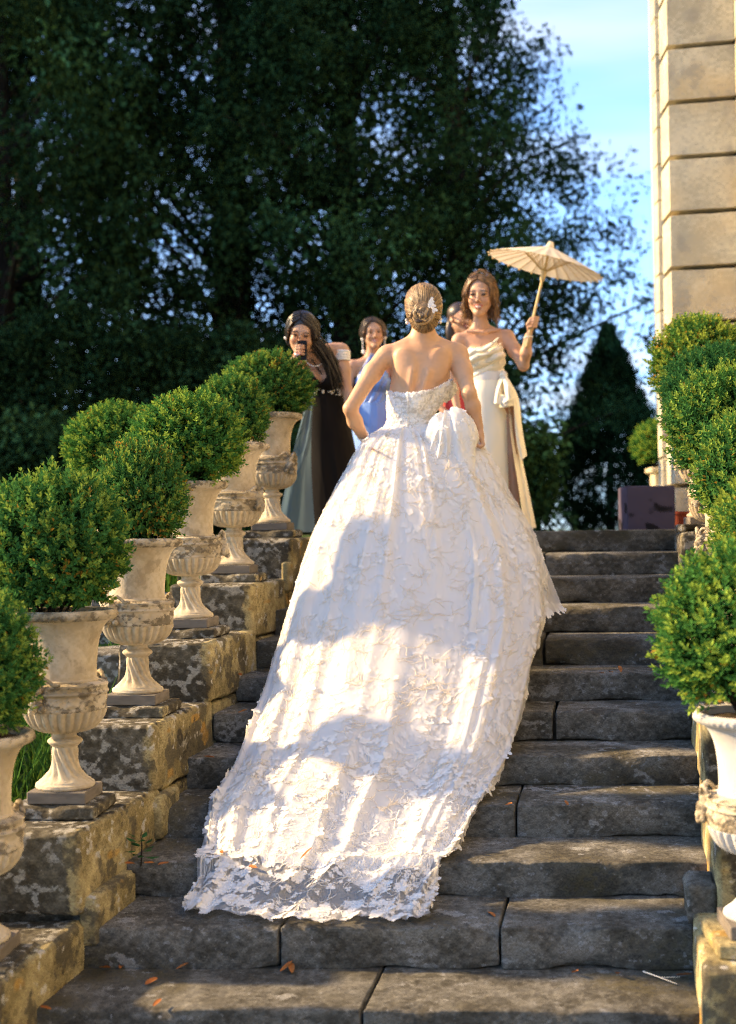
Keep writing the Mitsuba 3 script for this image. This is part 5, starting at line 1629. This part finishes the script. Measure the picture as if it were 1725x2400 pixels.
# --- the parasol she holds
par = thing('parasol', 'cream paper parasol on a bamboo stick held above the woman in ivory', 'parasol')
APEX = SH1 + sd * 0.0
px, py = unit(np.cross(sd, [0, 1.0, 0])), None
axis_p = unit(np.array([0.255, -0.055, 0.96]))
px = unit(np.cross(np.array([0, 1.0, 0]), axis_p))
py = np.cross(axis_p, px)
NRIB, RP, HP = 26, 0.352, 0.118


def canopy_point(rho, th, lift=0.0):
    h = -HP * rho ** 1.12 + lift
    return APEX + (px * math.cos(th) + py * math.sin(th)) * (RP * rho) + axis_p * h


rh = np.concatenate([[0.03], np.linspace(0.1, 1.0, 14)])
tt = np.linspace(0, 2 * np.pi, NRIB * 6 + 1)
P = np.zeros((len(rh), len(tt), 3))
for i, r in enumerate(rh):
    for j, a in enumerate(tt):
        sc = abs(math.sin(a * NRIB / 2))
        P[i, j] = canopy_point(r * (1 - 0.016 * sc * r), a, -0.006 * sc * r)
put('canopy', mikit.ply(grid_mesh(P), 'm_paper', smooth=True), par)
for q in range(NRIB):
    a = q * 2 * np.pi / NRIB
    pts = [canopy_point(r, a, -0.004) for r in (0.05, 0.35, 0.7, 1.012)]
    m = cat([tube(pts, [0.0028, 0.0026, 0.0024, 0.0030], 5), trimesh.creation.icosphere(1, 0.0062).apply_translation(pts[-1])])
    rib = put('rib', mikit.ply(m, 'm_bamboo', smooth=True), par)
    s0, s1 = SH1 - sd * 0.165, canopy_point(0.44, a, -0.008)
    put('stretcher', mikit.ply(tube([s0 + 0.012 * unit(s1 - s0), s1], 0.0020, 4), 'm_bamboo', smooth=True), rib)
put('stick', mikit.ply(tube([SH0 - sd * 0.07, SH0 + sd * 0.2, SH1 - sd * 0.01], [0.0088, 0.0082, 0.0075], 10), 'm_bamboo', smooth=True), par)
put('runner', mikit.ply(tube([SH1 - sd * 0.215, SH1 - sd * 0.205, SH1 - sd * 0.155, SH1 - sd * 0.145], [0.010, 0.016, 0.018, 0.011], 14), 'm_bamboo', smooth=True), par)
put('cap', mikit.ply(tube([SH1 - sd * 0.012, SH1 + sd * 0.004, SH1 + sd * 0.018, SH1 + sd * 0.030, SH1 + sd * 0.034], [0.030, 0.024, 0.020, 0.015, 0.002], 14), 'm_paper', smooth=True), par)

# --- woman in black, bending forward behind the topmost urn
black = thing('person', 'long haired woman in a strapless black gown leaning forward with a phone at her face', 'person')
F = Field((-0.60, 7.40, 0.56), (0.02, 8.08, 1.40), 0.0045)
F.ell((-0.265, 7.86, 0.985), (0.125, 0.090, 0.135), 0.03)
F.ell((-0.262, 7.92, 0.83), (0.100, 0.085, 0.13), 0.04)
F.ell((-0.325, 7.775, 0.945), (0.052, 0.048, 0.052), 0.025)
F.ell((-0.225, 7.785, 0.940), (0.052, 0.048, 0.052), 0.025)
F.limb((-0.395, 7.82, 1.075), (-0.150, 7.85, 1.120), 0.040, 0.043, 0.03)
F.limb((-0.290, 7.80, 1.065), (-0.365, 7.70, 1.145), 0.052, 0.047, 0.03)
F.limb((-0.290, 7.79, 1.11), (-0.195, 7.84, 1.135), 0.032, 0.028, 0.03)
HK, AK = np.array((-0.378, 7.63, 1.198)), frame((-0.06, -0.90, -0.42), 0.14)
add_head(F, HK, AK, 1.04)
F.chain([(-0.152, 7.85, 1.112), (-0.138, 7.84, 1.00), (-0.118, 7.82, 0.868)], [0.043, 0.039, 0.032], 0.03)
F.chain([(-0.118, 7.82, 0.868), (-0.100, 7.76, 0.79), (-0.078, 7.68, 0.70)], [0.032, 0.031, 0.022], 0.02)
F.ell((-0.068, 7.668, 0.662), (0.018, 0.024, 0.036), 0.015)
for q in range(4):
    F.chain([(-0.066, 7.650 + 0.013 * q, 0.640), (-0.064, 7.645 + 0.013 * q, 0.612), (-0.066, 7.645 + 0.013 * q, 0.592)], [0.0095, 0.0085, 0.007], 0.004)
F.chain([(-0.400, 7.80, 1.065), (-0.455, 7.72, 0.985), (-0.500, 7.62, 0.90)], [0.041, 0.038, 0.031], 0.03)
F.chain([(-0.500, 7.62, 0.90), (-0.47, 7.55, 0.965), (-0.405, 7.475, 1.035)], [0.031, 0.031, 0.021], 0.02)
F.ell((-0.390, 7.468, 1.055), (0.026, 0.016, 0.030), 0.015)
for q in range(4):
    z = 1.040 + 0.0165 * q
    F.chain([(-0.398, 7.475, z), (-0.402, 7.452, z + 0.003), (-0.378, 7.440, z + 0.004), (-0.358, 7.444, z + 0.003)], [0.0095, 0.009, 0.008, 0.007], 0.003)
F.chain([(-0.388, 7.480, 1.045), (-0.366, 7.484, 1.062), (-0.350, 7.476, 1.078)], [0.011, 0.0095, 0.008], 0.004)
km = smooth_mesh(F.mesh(), 3)
put('body', mikit.ply(km, 'm_skin', smooth=True, color=head_paint(km.vertices, SKIN * 0.92, HK, AK, 1.04)), black)
TF = Field((-0.44, 7.66, 0.76), (-0.10, 8.06, 1.03), 0.0045)
for c, r in [((-0.265, 7.86, 0.985), (0.130, 0.096, 0.138)), ((-0.262, 7.92, 0.83), (0.105, 0.091, 0.13)), ((-0.325, 7.77, 0.935), (0.058, 0.056, 0.056)), ((-0.225, 7.78, 0.930), (0.058, 0.056, 0.056))]:
    TF.ell(c, r, 0.03)
X, Y, Z = TF.grid()
top = 0.905 + 1.15 * np.abs(X + 0.272) * (np.abs(X + 0.272) < 0.09) + 0.1035 * (np.abs(X + 0.272) >= 0.09)
d = np.maximum(TF.d - 0.004, np.maximum(Z - top, 0.80 - Z))
put('bodice', mikit.ply(smooth_mesh(surface(d, TF.lo, TF.h), 2), 'm_black', smooth=True), black)
put('gown', mikit.ply(loft([(-0.262, 7.90, 0.865, 0.112, 0.100), (-0.258, 7.92, 0.75, 0.140, 0.125), (-0.235, 7.92, 0.5, 0.165, 0.145), (-0.205, 7.92, 0.25, 0.20, 0.165), (-0.185, 7.92, 0.012, 0.235, 0.19)], 120, 60, 0.12, 18, 3), 'm_black', smooth=True), black)
g = np.random.default_rng(4)
beads = []
for q in range(70):
    a = g.uniform(np.pi, 2 * np.pi)
    z = 0.868 + g.normal() * 0.011 + 0.008 * math.sin(a * 3)
    b_ = trimesh.creation.icosphere(1, g.uniform(0.004, 0.0085))
    beads.append(b_.apply_translation([-0.262 + 0.117 * math.cos(a), 7.897 + 0.105 * math.sin(a), z]))
put('belt', mikit.ply(cat(beads), 'm_pearl', smooth=True), black, 'belt of pale beads at the waist')
put('chiffon_panel', mikit.ply(cloth_strip([(-0.355, 7.80, 0.83), (-0.430, 7.73, 0.55), (-0.500, 7.68, 0.25), (-0.555, 7.66, 0.012)], [(-0.320, 7.76, 0.83), (-0.335, 7.71, 0.55), (-0.330, 7.68, 0.25), (-0.315, 7.68, 0.012)], 50, 22, 0.05, 2), 'm_chiffon', smooth=True), black, 'grey blue chiffon panel hanging beside the black gown')
PK = lambda x, y, z: HK + AK @ (np.array([x, y, z]) * 1.04)  # noqa: E731
HF = Field(HK - 0.17, HK + 0.17, 0.004)
HF.ell(PK(0, -0.022, 0.040), np.array([0.080, 0.094, 0.082]) * 1.04, 0.02, AK)
HF.ell(PK(0, -0.055, -0.02), np.array([0.076, 0.055, 0.080]) * 1.04, 0.03, AK)
HF.ell(PK(0, 0.080, -0.022), np.array([0.056, 0.060, 0.084]) * 1.04, 0.012, AK, cut=True)
hm = smooth_mesh(HF.mesh(), 3)
roots = [PK(0.055, -0.02, 0.06), PK(0.068, -0.03, 0.02), PK(0.06, -0.05, -0.01), PK(0.065, 0.0, 0.03)]
tips = [(-0.175, 7.75, 0.90), (-0.165, 7.77, 0.93), (-0.178, 7.77, 0.88), (-0.190, 7.75, 0.95)]
bul = [np.array([0.035, 0.0, 0.03])] * 4
st_ = strand_hair(g, roots, tips, 150, 0.0065, 0.011, bulge=bul)
roots2 = [PK(-0.06, 0.0, 0.05), PK(-0.07, -0.02, 0.01)]
tips2 = [PK(-0.088, 0.03, -0.085), PK(-0.082, 0.01, -0.10)]
st2 = scalp_locks(g, PK, 170, lambda sg, k: [PK(sg * 0.080, -0.03 - 0.03 * k, -0.06), PK(sg * 0.075, -0.03 - 0.03 * k, -0.10)] if sg < 0 else [PK(0.082, -0.03 - 0.02 * k, -0.06), np.array([-0.205 + 0.015 * g.normal(), 7.76, 1.03]), np.array([-0.178 + 0.016 * g.normal(), 7.77, 0.90 + 0.05 * g.random()])], 0.0058)
allh = cat([hm, st_, st2])
put('hair', mikit.ply(allh, 'm_hair', smooth=True, color=strand_color(allh, (0.008, 0.006, 0.005), (0.024, 0.016, 0.012), 5)), black)
put('earring', mikit.ply(trimesh.creation.icosphere(2, 0.011).apply_translation(PK(0.088, 0.012, -0.038)), 'm_pearl', smooth=True), black)
th = np.linspace(0, 2 * np.pi, 25)
put('armlet', mikit.ply(cat([tube(np.stack([-0.146 + 0.046 * np.cos(th), 7.845 + 0.046 * np.sin(th), z0 + 0 * th], 1), 0.0085, 7) for z0 in (1.062, 1.078, 1.094, 1.110)]), 'm_pearl', smooth=True), black, 'white beaded armlet on the upper arm')
th2 = np.linspace(np.pi * 1.02, np.pi * 1.98, 20)
put('necklace', mikit.ply(tube(np.stack([-0.305 + 0.066 * np.cos(th2), 7.765 - 0.035 * np.sin(-th2), 1.085 + 0.075 * np.sin(th2)], 1), 0.0028, 5), 'm_pearl', smooth=True), black)
ph = box([-0.031, -0.0045, -0.062], [0.031, 0.0045, 0.062], 0.004)
R = trimesh.transformations.rotation_matrix(-0.25, [1, 0, 0])
ph.apply_transform(R)
ph.apply_translation([-0.372, 7.462, 1.068])
phone = thing('phone', 'black phone held upright in front of the mouth of the woman in black', 'phone')
put('case', mikit.ply(ph, 'm_gloss_black'), phone)
lens_ = cat([trimesh.creation.cylinder(0.0085, 0.004, sections=16).apply_transform(trimesh.transformations.rotation_matrix(math.pi / 2 - 0.25, [1, 0, 0])).apply_translation([-0.372 + dx, 7.452 - dz * 0.25, 1.105 + dz]) for dx, dz in ((0.014, 0.006), (0.014, -0.014))])
put('lens', mikit.ply(lens_, 'm_gloss_black', smooth=30), phone)

# --- woman in blue, further back
blue = thing('person', 'woman in a blue satin halter gown with long pearl earrings, half hidden behind the bride', 'person')
B0 = np.array([0.055, 9.85, 0.0])
F = Field(B0 + np.array([-0.30, -0.24, 0.62]), B0 + np.array([0.32, 0.22, 1.68]), 0.005)
q = lambda x, y, z: B0 + np.array([x, y, z])  # noqa: E731
F.ell(q(0.0, 0.0, 1.17), (0.130, 0.092, 0.14), 0.03)
F.ell(q(0.0, 0.0, 0.99), (0.105, 0.083, 0.13), 0.03)
F.ell(q(0.0, 0.0, 0.82), (0.145, 0.11, 0.13), 0.05)
F.ell(q(-0.055, -0.08, 1.15), (0.058, 0.05, 0.055), 0.03)
F.ell(q(0.055, -0.08, 1.15), (0.058, 0.05, 0.055), 0.03)
F.limb(q(-0.150, 0.0, 1.285), q(0.150, 0.0, 1.29), 0.044, 0.044, 0.03)
F.limb(q(0.0, 0.0, 1.38), q(-0.09, 0.0, 1.31), 0.030, 0.022, 0.03)
F.limb(q(0.0, 0.0, 1.38), q(0.09, 0.0, 1.31), 0.030, 0.022, 0.03)
F.limb(q(0.0, 0.0, 1.30), q(0.0, -0.02, 1.45), 0.050, 0.047, 0.025)
HU, AU = q(0.005, -0.06, 1.525), frame((0.12, -0.98, -0.12), -0.06)
add_head(F, HU, AU, 1.02)
F.chain([q(-0.165, 0.0, 1.275), q(-0.20, 0.0, 1.16), q(-0.205, -0.02, 1.02)], [0.045, 0.041, 0.033], 0.03)
F.chain([q(-0.205, -0.02, 1.02), q(-0.19, -0.08, 0.94), q(-0.13, -0.15, 0.84)], [0.033, 0.033, 0.022], 0.02)
F.chain([q(0.165, 0.0, 1.275), q(0.20, 0.0, 1.16), q(0.205, 0.0, 1.02)], [0.045, 0.041, 0.033], 0.03)
F.chain([q(0.205, 0.0, 1.02), q(0.20, -0.04, 0.92), q(0.19, -0.08, 0.80)], [0.033, 0.033, 0.022], 0.02)
for sx, hx, hy, hz in ((-1, -0.105, -0.165, 0.815), (1, 0.187, -0.095, 0.765)):
    F.ell(q(hx, hy, hz), (0.020, 0.020, 0.036), 0.015)
    for j in range(4):
        F.chain([q(hx + 0.012 * (j - 1.5), hy - 0.01, hz - 0.025), q(hx + 0.012 * (j - 1.5), hy - 0.014, hz - 0.050), q(hx + 0.012 * (j - 1.5), hy - 0.008, hz - 0.070)], [0.009, 0.0085, 0.007], 0.004)
um = smooth_mesh(F.mesh(), 3)
put('body', mikit.ply(um, 'm_skin', smooth=True, color=head_paint(um.vertices, SKIN * 0.97, HU, AU, 1.02)), blue)
TF = Field(B0 + np.array([-0.20, -0.20, 0.94]), B0 + np.array([0.20, 0.14, 1.40]), 0.005)
for c, r in [((0, 0, 1.17), (0.136, 0.098, 0.146)), ((0, 0, 0.99), (0.111, 0.089, 0.13)), ((-0.055, -0.082, 1.15), (0.062, 0.056, 0.06)), ((0.055, -0.082, 1.15), (0.062, 0.056, 0.06)), ((0, -0.01, 1.30), (0.075, 0.068, 0.08))]:
    TF.ell(q(*c), r, 0.03)
X, Y, Z = TF.grid()
top = 1.385 - 1.6 * np.abs(X - B0[0])
d = np.maximum(TF.d - 0.004, np.maximum(Z - np.maximum(top, 1.12), 0.96 - Z))
wm = smooth_mesh(surface(d, TF.lo, TF.h), 2)
f = np.abs(np.sin((wm.vertices[:, 2] * 0.7 - wm.vertices[:, 0]) * 55 + 3 * meshkit.noise(wm.vertices * 9, 2)))
wm.vertices = wm.vertices + wm.vertex_normals * ((f - 0.5) * 0.012)[:, None]
put('bodice', mikit.ply(wm, 'm_blue', smooth=True), blue)
put('gown', mikit.ply(loft([(B0[0], 9.85, 1.00, 0.112, 0.092), (B0[0], 9.85, 0.84, 0.158, 0.125), (B0[0], 9.85, 0.5, 0.17, 0.15), (B0[0], 9.85, 0.02, 0.22, 0.2)], 100, 50, 0.14, 16, 5), 'm_blue', smooth=True), blue)
PU = lambda x, y, z: HU + AU @ (np.array([x, y, z]) * 1.02)  # noqa: E731
HF = Field(HU - 0.16, HU + 0.16, 0.0045)
HF.ell(PU(0, -0.022, 0.040), np.array([0.079, 0.092, 0.080]) * 1.02, 0.02, AU)
HF.ell(PU(0, -0.06, -0.02), np.array([0.068, 0.050, 0.07]) * 1.02, 0.03, AU)
HF.ell(PU(0.008, 0.084, -0.012), np.array([0.056, 0.062, 0.088]) * 1.02, 0.012, AU, cut=True)
hm = smooth_mesh(HF.mesh(), 3)
hm = cat([hm, scalp_locks(g, PU, 120, lambda sg, k: [PU(sg * 0.070, -0.05 - 0.02 * k, -0.035), PU(sg * 0.030, -0.085, -0.05)], 0.0055)])
put('hair', mikit.ply(hm, 'm_hair', smooth=True, color=strand_color(hm, (0.030, 0.020, 0.014), (0.12, 0.075, 0.045), 5, (110, 110, 30))), blue)
for sg in (-1, 1):
    e0 = PU(sg * 0.083, -0.002, -0.04)
    m = cat([trimesh.creation.icosphere(2, 0.014).apply_translation(e0), tube([e0, e0 + np.array([0, -0.004, -0.085])], 0.004, 6), trimesh.creation.icosphere(2, 0.016).apply_translation(e0 + np.array([0.006, -0.006, -0.10]))])
    put('earring', mikit.ply(m, 'm_pearl', smooth=True), blue)

# --- woman in red, almost wholly hidden
red = thing('person', 'dark haired woman in a red gown almost hidden behind the woman in ivory', 'person')
R0 = np.array([0.685, 9.30, 0.0])
q = lambda x, y, z: R0 + np.array([x, y, z])  # noqa: E731
F = Field(R0 + np.array([-0.30, -0.22, 0.68]), R0 + np.array([0.30, 0.22, 1.72]), 0.006)
F.ell(q(0, 0, 1.17), (0.132, 0.092, 0.15), 0.03)
F.ell(q(0, 0, 0.98), (0.108, 0.085, 0.14), 0.03)
F.limb(q(-0.145, 0, 1.29), q(0.145, 0, 1.29), 0.042, 0.042, 0.03)
F.limb(q(0, 0, 1.30), q(0, -0.02, 1.45), 0.049, 0.047, 0.025)
HR, AR = q(0.0, -0.05, 1.535), frame((0.5, -0.85, -0.05))
add_head(F, HR, AR, 1.0)
for sg in (-1, 1):
    F.chain([q(sg * 0.16, 0, 1.275), q(sg * 0.19, 0, 1.15), q(sg * 0.20, -0.02, 1.02)], [0.043, 0.040, 0.032], 0.03)
    F.chain([q(sg * 0.20, -0.02, 1.02), q(sg * 0.18, -0.08, 0.93), q(sg * 0.13, -0.13, 0.86)], [0.032, 0.032, 0.022], 0.02)
    F.ell(q(sg * 0.11, -0.145, 0.835), (0.022, 0.018, 0.034), 0.015)
    for j in range(4):
        F.chain([q(sg * 0.105 + 0.011 * (j - 1.5), -0.150, 0.81), q(sg * 0.10 + 0.011 * (j - 1.5), -0.155, 0.785), q(sg * 0.098 + 0.011 * (j - 1.5), -0.150, 0.765)], [0.009, 0.0085, 0.007], 0.004)
rm = smooth_mesh(F.mesh(), 3)
put('body', mikit.ply(rm, 'm_skin', smooth=True, color=head_paint(rm.vertices, SKIN * 0.9, HR, AR, 1.0)), red)
put('gown', mikit.ply(loft([(R0[0], 9.30, 1.24, 0.135, 0.095), (R0[0], 9.27, 1.12, 0.140, 0.14), (R0[0], 9.30, 0.98, 0.115, 0.092), (R0[0], 9.30, 0.80, 0.16, 0.125), (R0[0], 9.30, 0.02, 0.22, 0.2)], 80, 50, 0.10, 14, 9), 'm_red', smooth=True), red)
HF = Field(HR - 0.22, HR + 0.18, 0.005)
PR = lambda x, y, z: HR + AR @ np.array([x, y, z])  # noqa: E731
HF.ell(PR(0, -0.022, 0.040), (0.081, 0.093, 0.082), 0.02, AR)
HF.ell(PR(0, -0.062, -0.08), (0.080, 0.045, 0.12), 0.03, AR)
HF.ell(PR(0, 0.082, -0.02), (0.056, 0.060, 0.086), 0.012, AR, cut=True)
hm = smooth_mesh(HF.mesh(), 3)
put('hair', mikit.ply(hm, 'm_hair', smooth=True, color=strand_color(hm, (0.020, 0.014, 0.011), (0.06, 0.04, 0.03), 5)), red)

# ------------------------------------------------------------------ small things
k = thing('stone_block', 'grey squared stone block with dark stains on the terrace at the top right', 'block')
put('block', moved(mikit.ply(block(1.60, 1.90, 0.0, 0.28, -0.03, 0.268, ch=0.008, wob=0.004, seed=900, res=0.05), 'm_spotted', smooth=50), T().translate([0.0, 7.95, 0.0])), k)
k = thing('flowerpot', 'reddish terracotta pot at the foot of the building behind the right shrubs', 'pot')
pot = lathe([[0.0, 0.0], [0.075, 0.0], [0.105, 0.17], [0.118, 0.172], [0.120, 0.20], [0.108, 0.20], [0.100, 0.175], [0.0, 0.17]], 40)
put('pot', moved(mikit.ply(pot, 'm_terracotta', smooth=40), T().translate([2.045, 8.45, -0.01]).scale(0.62)), k)
k = thing('garden_pedestal', 'white stone pedestal under the pale topiary beside the building', 'pedestal')
pm = cat([box([-0.15, -0.15, 0.0], [0.15, 0.15, 0.12], 0.01), box([-0.10, -0.10, 0.12], [0.10, 0.10, 0.78], 0.008), box([-0.14, -0.14, 0.78], [0.14, 0.14, 0.83], 0.012)])
put('shaft', moved(mikit.ply(pm, 'm_urn'), T().translate([2.80, 12.2, -0.25])), k)


def leafy_plant(pos, label, s, seed):
    g = np.random.default_rng(seed)
    k = thing('seedling', label, 'plant')
    P, A, S, L = [], [], [], []
    for q in range(13):
        an = q * 2.4
        h = 0.02 + 0.075 * q / 13
        d = np.array([math.cos(an), math.sin(an), 0.55 - 0.6 * (1 - q / 13)])
        P.append(np.array([0.012 * math.cos(an), 0.012 * math.sin(an), h]))
        A.append(unit(d + g.normal(size=3) * 0.15))
        S.append(unit(np.cross(A[-1], [0, 0, 1.0])))
        L.append(0.052 * g.uniform(0.7, 1.1))
    v, f = leaves_mesh(np.array(P), np.array(A), np.array(S), np.array(L), np.array(L) * 0.55, 0.12)
    c = np.repeat(np.array([0.035, 0.10, 0.035]) * g.uniform(0.7, 1.3, (13, 1)), 4, 0)
    m = T().translate([float(x) for x in pos]).scale(s)
    put('foliage', moved(mikit.ply((v, f), 'm_leaf', color=c), m), k)
    put('stem', moved(mikit.ply(tube([(0, 0, -0.01), (0.004, 0, 0.06), (0, 0, 0.10)], [0.003, 0.0025, 0.001], 5), 'm_bark'), m), k)


leafy_plant(st(-0.225, -3.12, NOSE_Z[9]), 'small green seedling growing in the corner of a step beside the left parapet', 1.0, 1)
leafy_plant(st(1.06, -0.70, NOSE_Z[3]), 'tiny pale seedling growing at the back of a step on the right', 0.6, 2)
g = np.random.default_rng(61)
spots = [(-0.235, -3.83, 11), (-0.20, -3.47, 11), (-0.165, -3.475, 11), (0.02, -3.48, 11), (-0.03, -3.62, 11), (0.36, -3.50, 11), (0.40, -3.51, 11), (-0.17, -3.14, 9), (-0.235, -3.15, 9), (-0.12, -3.135, 9), (-0.26, -1.75, 5),
         (-0.22, -2.43, 7), (1.42, -1.75, 5), (1.46, -1.74, 5), (1.36, -1.76, 5), (0.90, -2.43, 7), (1.02, -2.79, 8), (1.25, -2.80, 8), (1.28, -3.50, 11), (1.42, -3.51, 11), (1.60, -3.52, 11), (1.0, -3.30, 10), (0.20, -3.95, 12), (0.06, -3.80, 11), (1.2, -0.68, 3), (0.75, -0.68, 3), (-0.18, -2.08, 6)]
ORD = ['first', 'second', 'third', 'fourth', 'fifth', 'sixth', 'seventh', 'eighth', 'ninth', 'tenth', 'eleventh', 'twelfth']
for q, (a, b, s) in enumerate(spots):
    m = petal(g.uniform(0.03, 0.055), g.uniform(0.012, 0.02), 0.5, 6)
    m.apply_transform(trimesh.transformations.euler_matrix(g.uniform(-.3, .3), g.uniform(-.4, .1), g.uniform(0, 6.28)))
    m.apply_translation(st(a, b, NOSE_Z[s] + 0.006))
    row = sorted(x[0] for x in spots if x[2] == s)
    which = 'only dry leaf' if len(row) == 1 else ORD[row.index(a)] + ' dry leaf from the left'
    put('dry_leaf', mikit.ply(m, 'm_dry', smooth=True), None, f'{which} on the {ORD[12 - s]} step from the bottom', 'leaf', 'dry leaves lying on the steps')
k = thing('twig', 'dry pale twig lying on the steps beside the lower right parapet', 'twig')
put('stem', mikit.ply(cat([tube(spline([st(1.50, -3.50, NOSE_Z[11] + 0.01), st(1.55, -3.56, NOSE_Z[11] + 0.012), st(1.60, -3.60, NOSE_Z[11] + 0.006)], 9), np.linspace(0.0028, 0.001, 9), 5), tube([st(1.55, -3.56, NOSE_Z[11] + 0.012), st(1.61, -3.55, NOSE_Z[11] + 0.01)], [0.002, 0.001], 5)]), 'm_thread'), k)
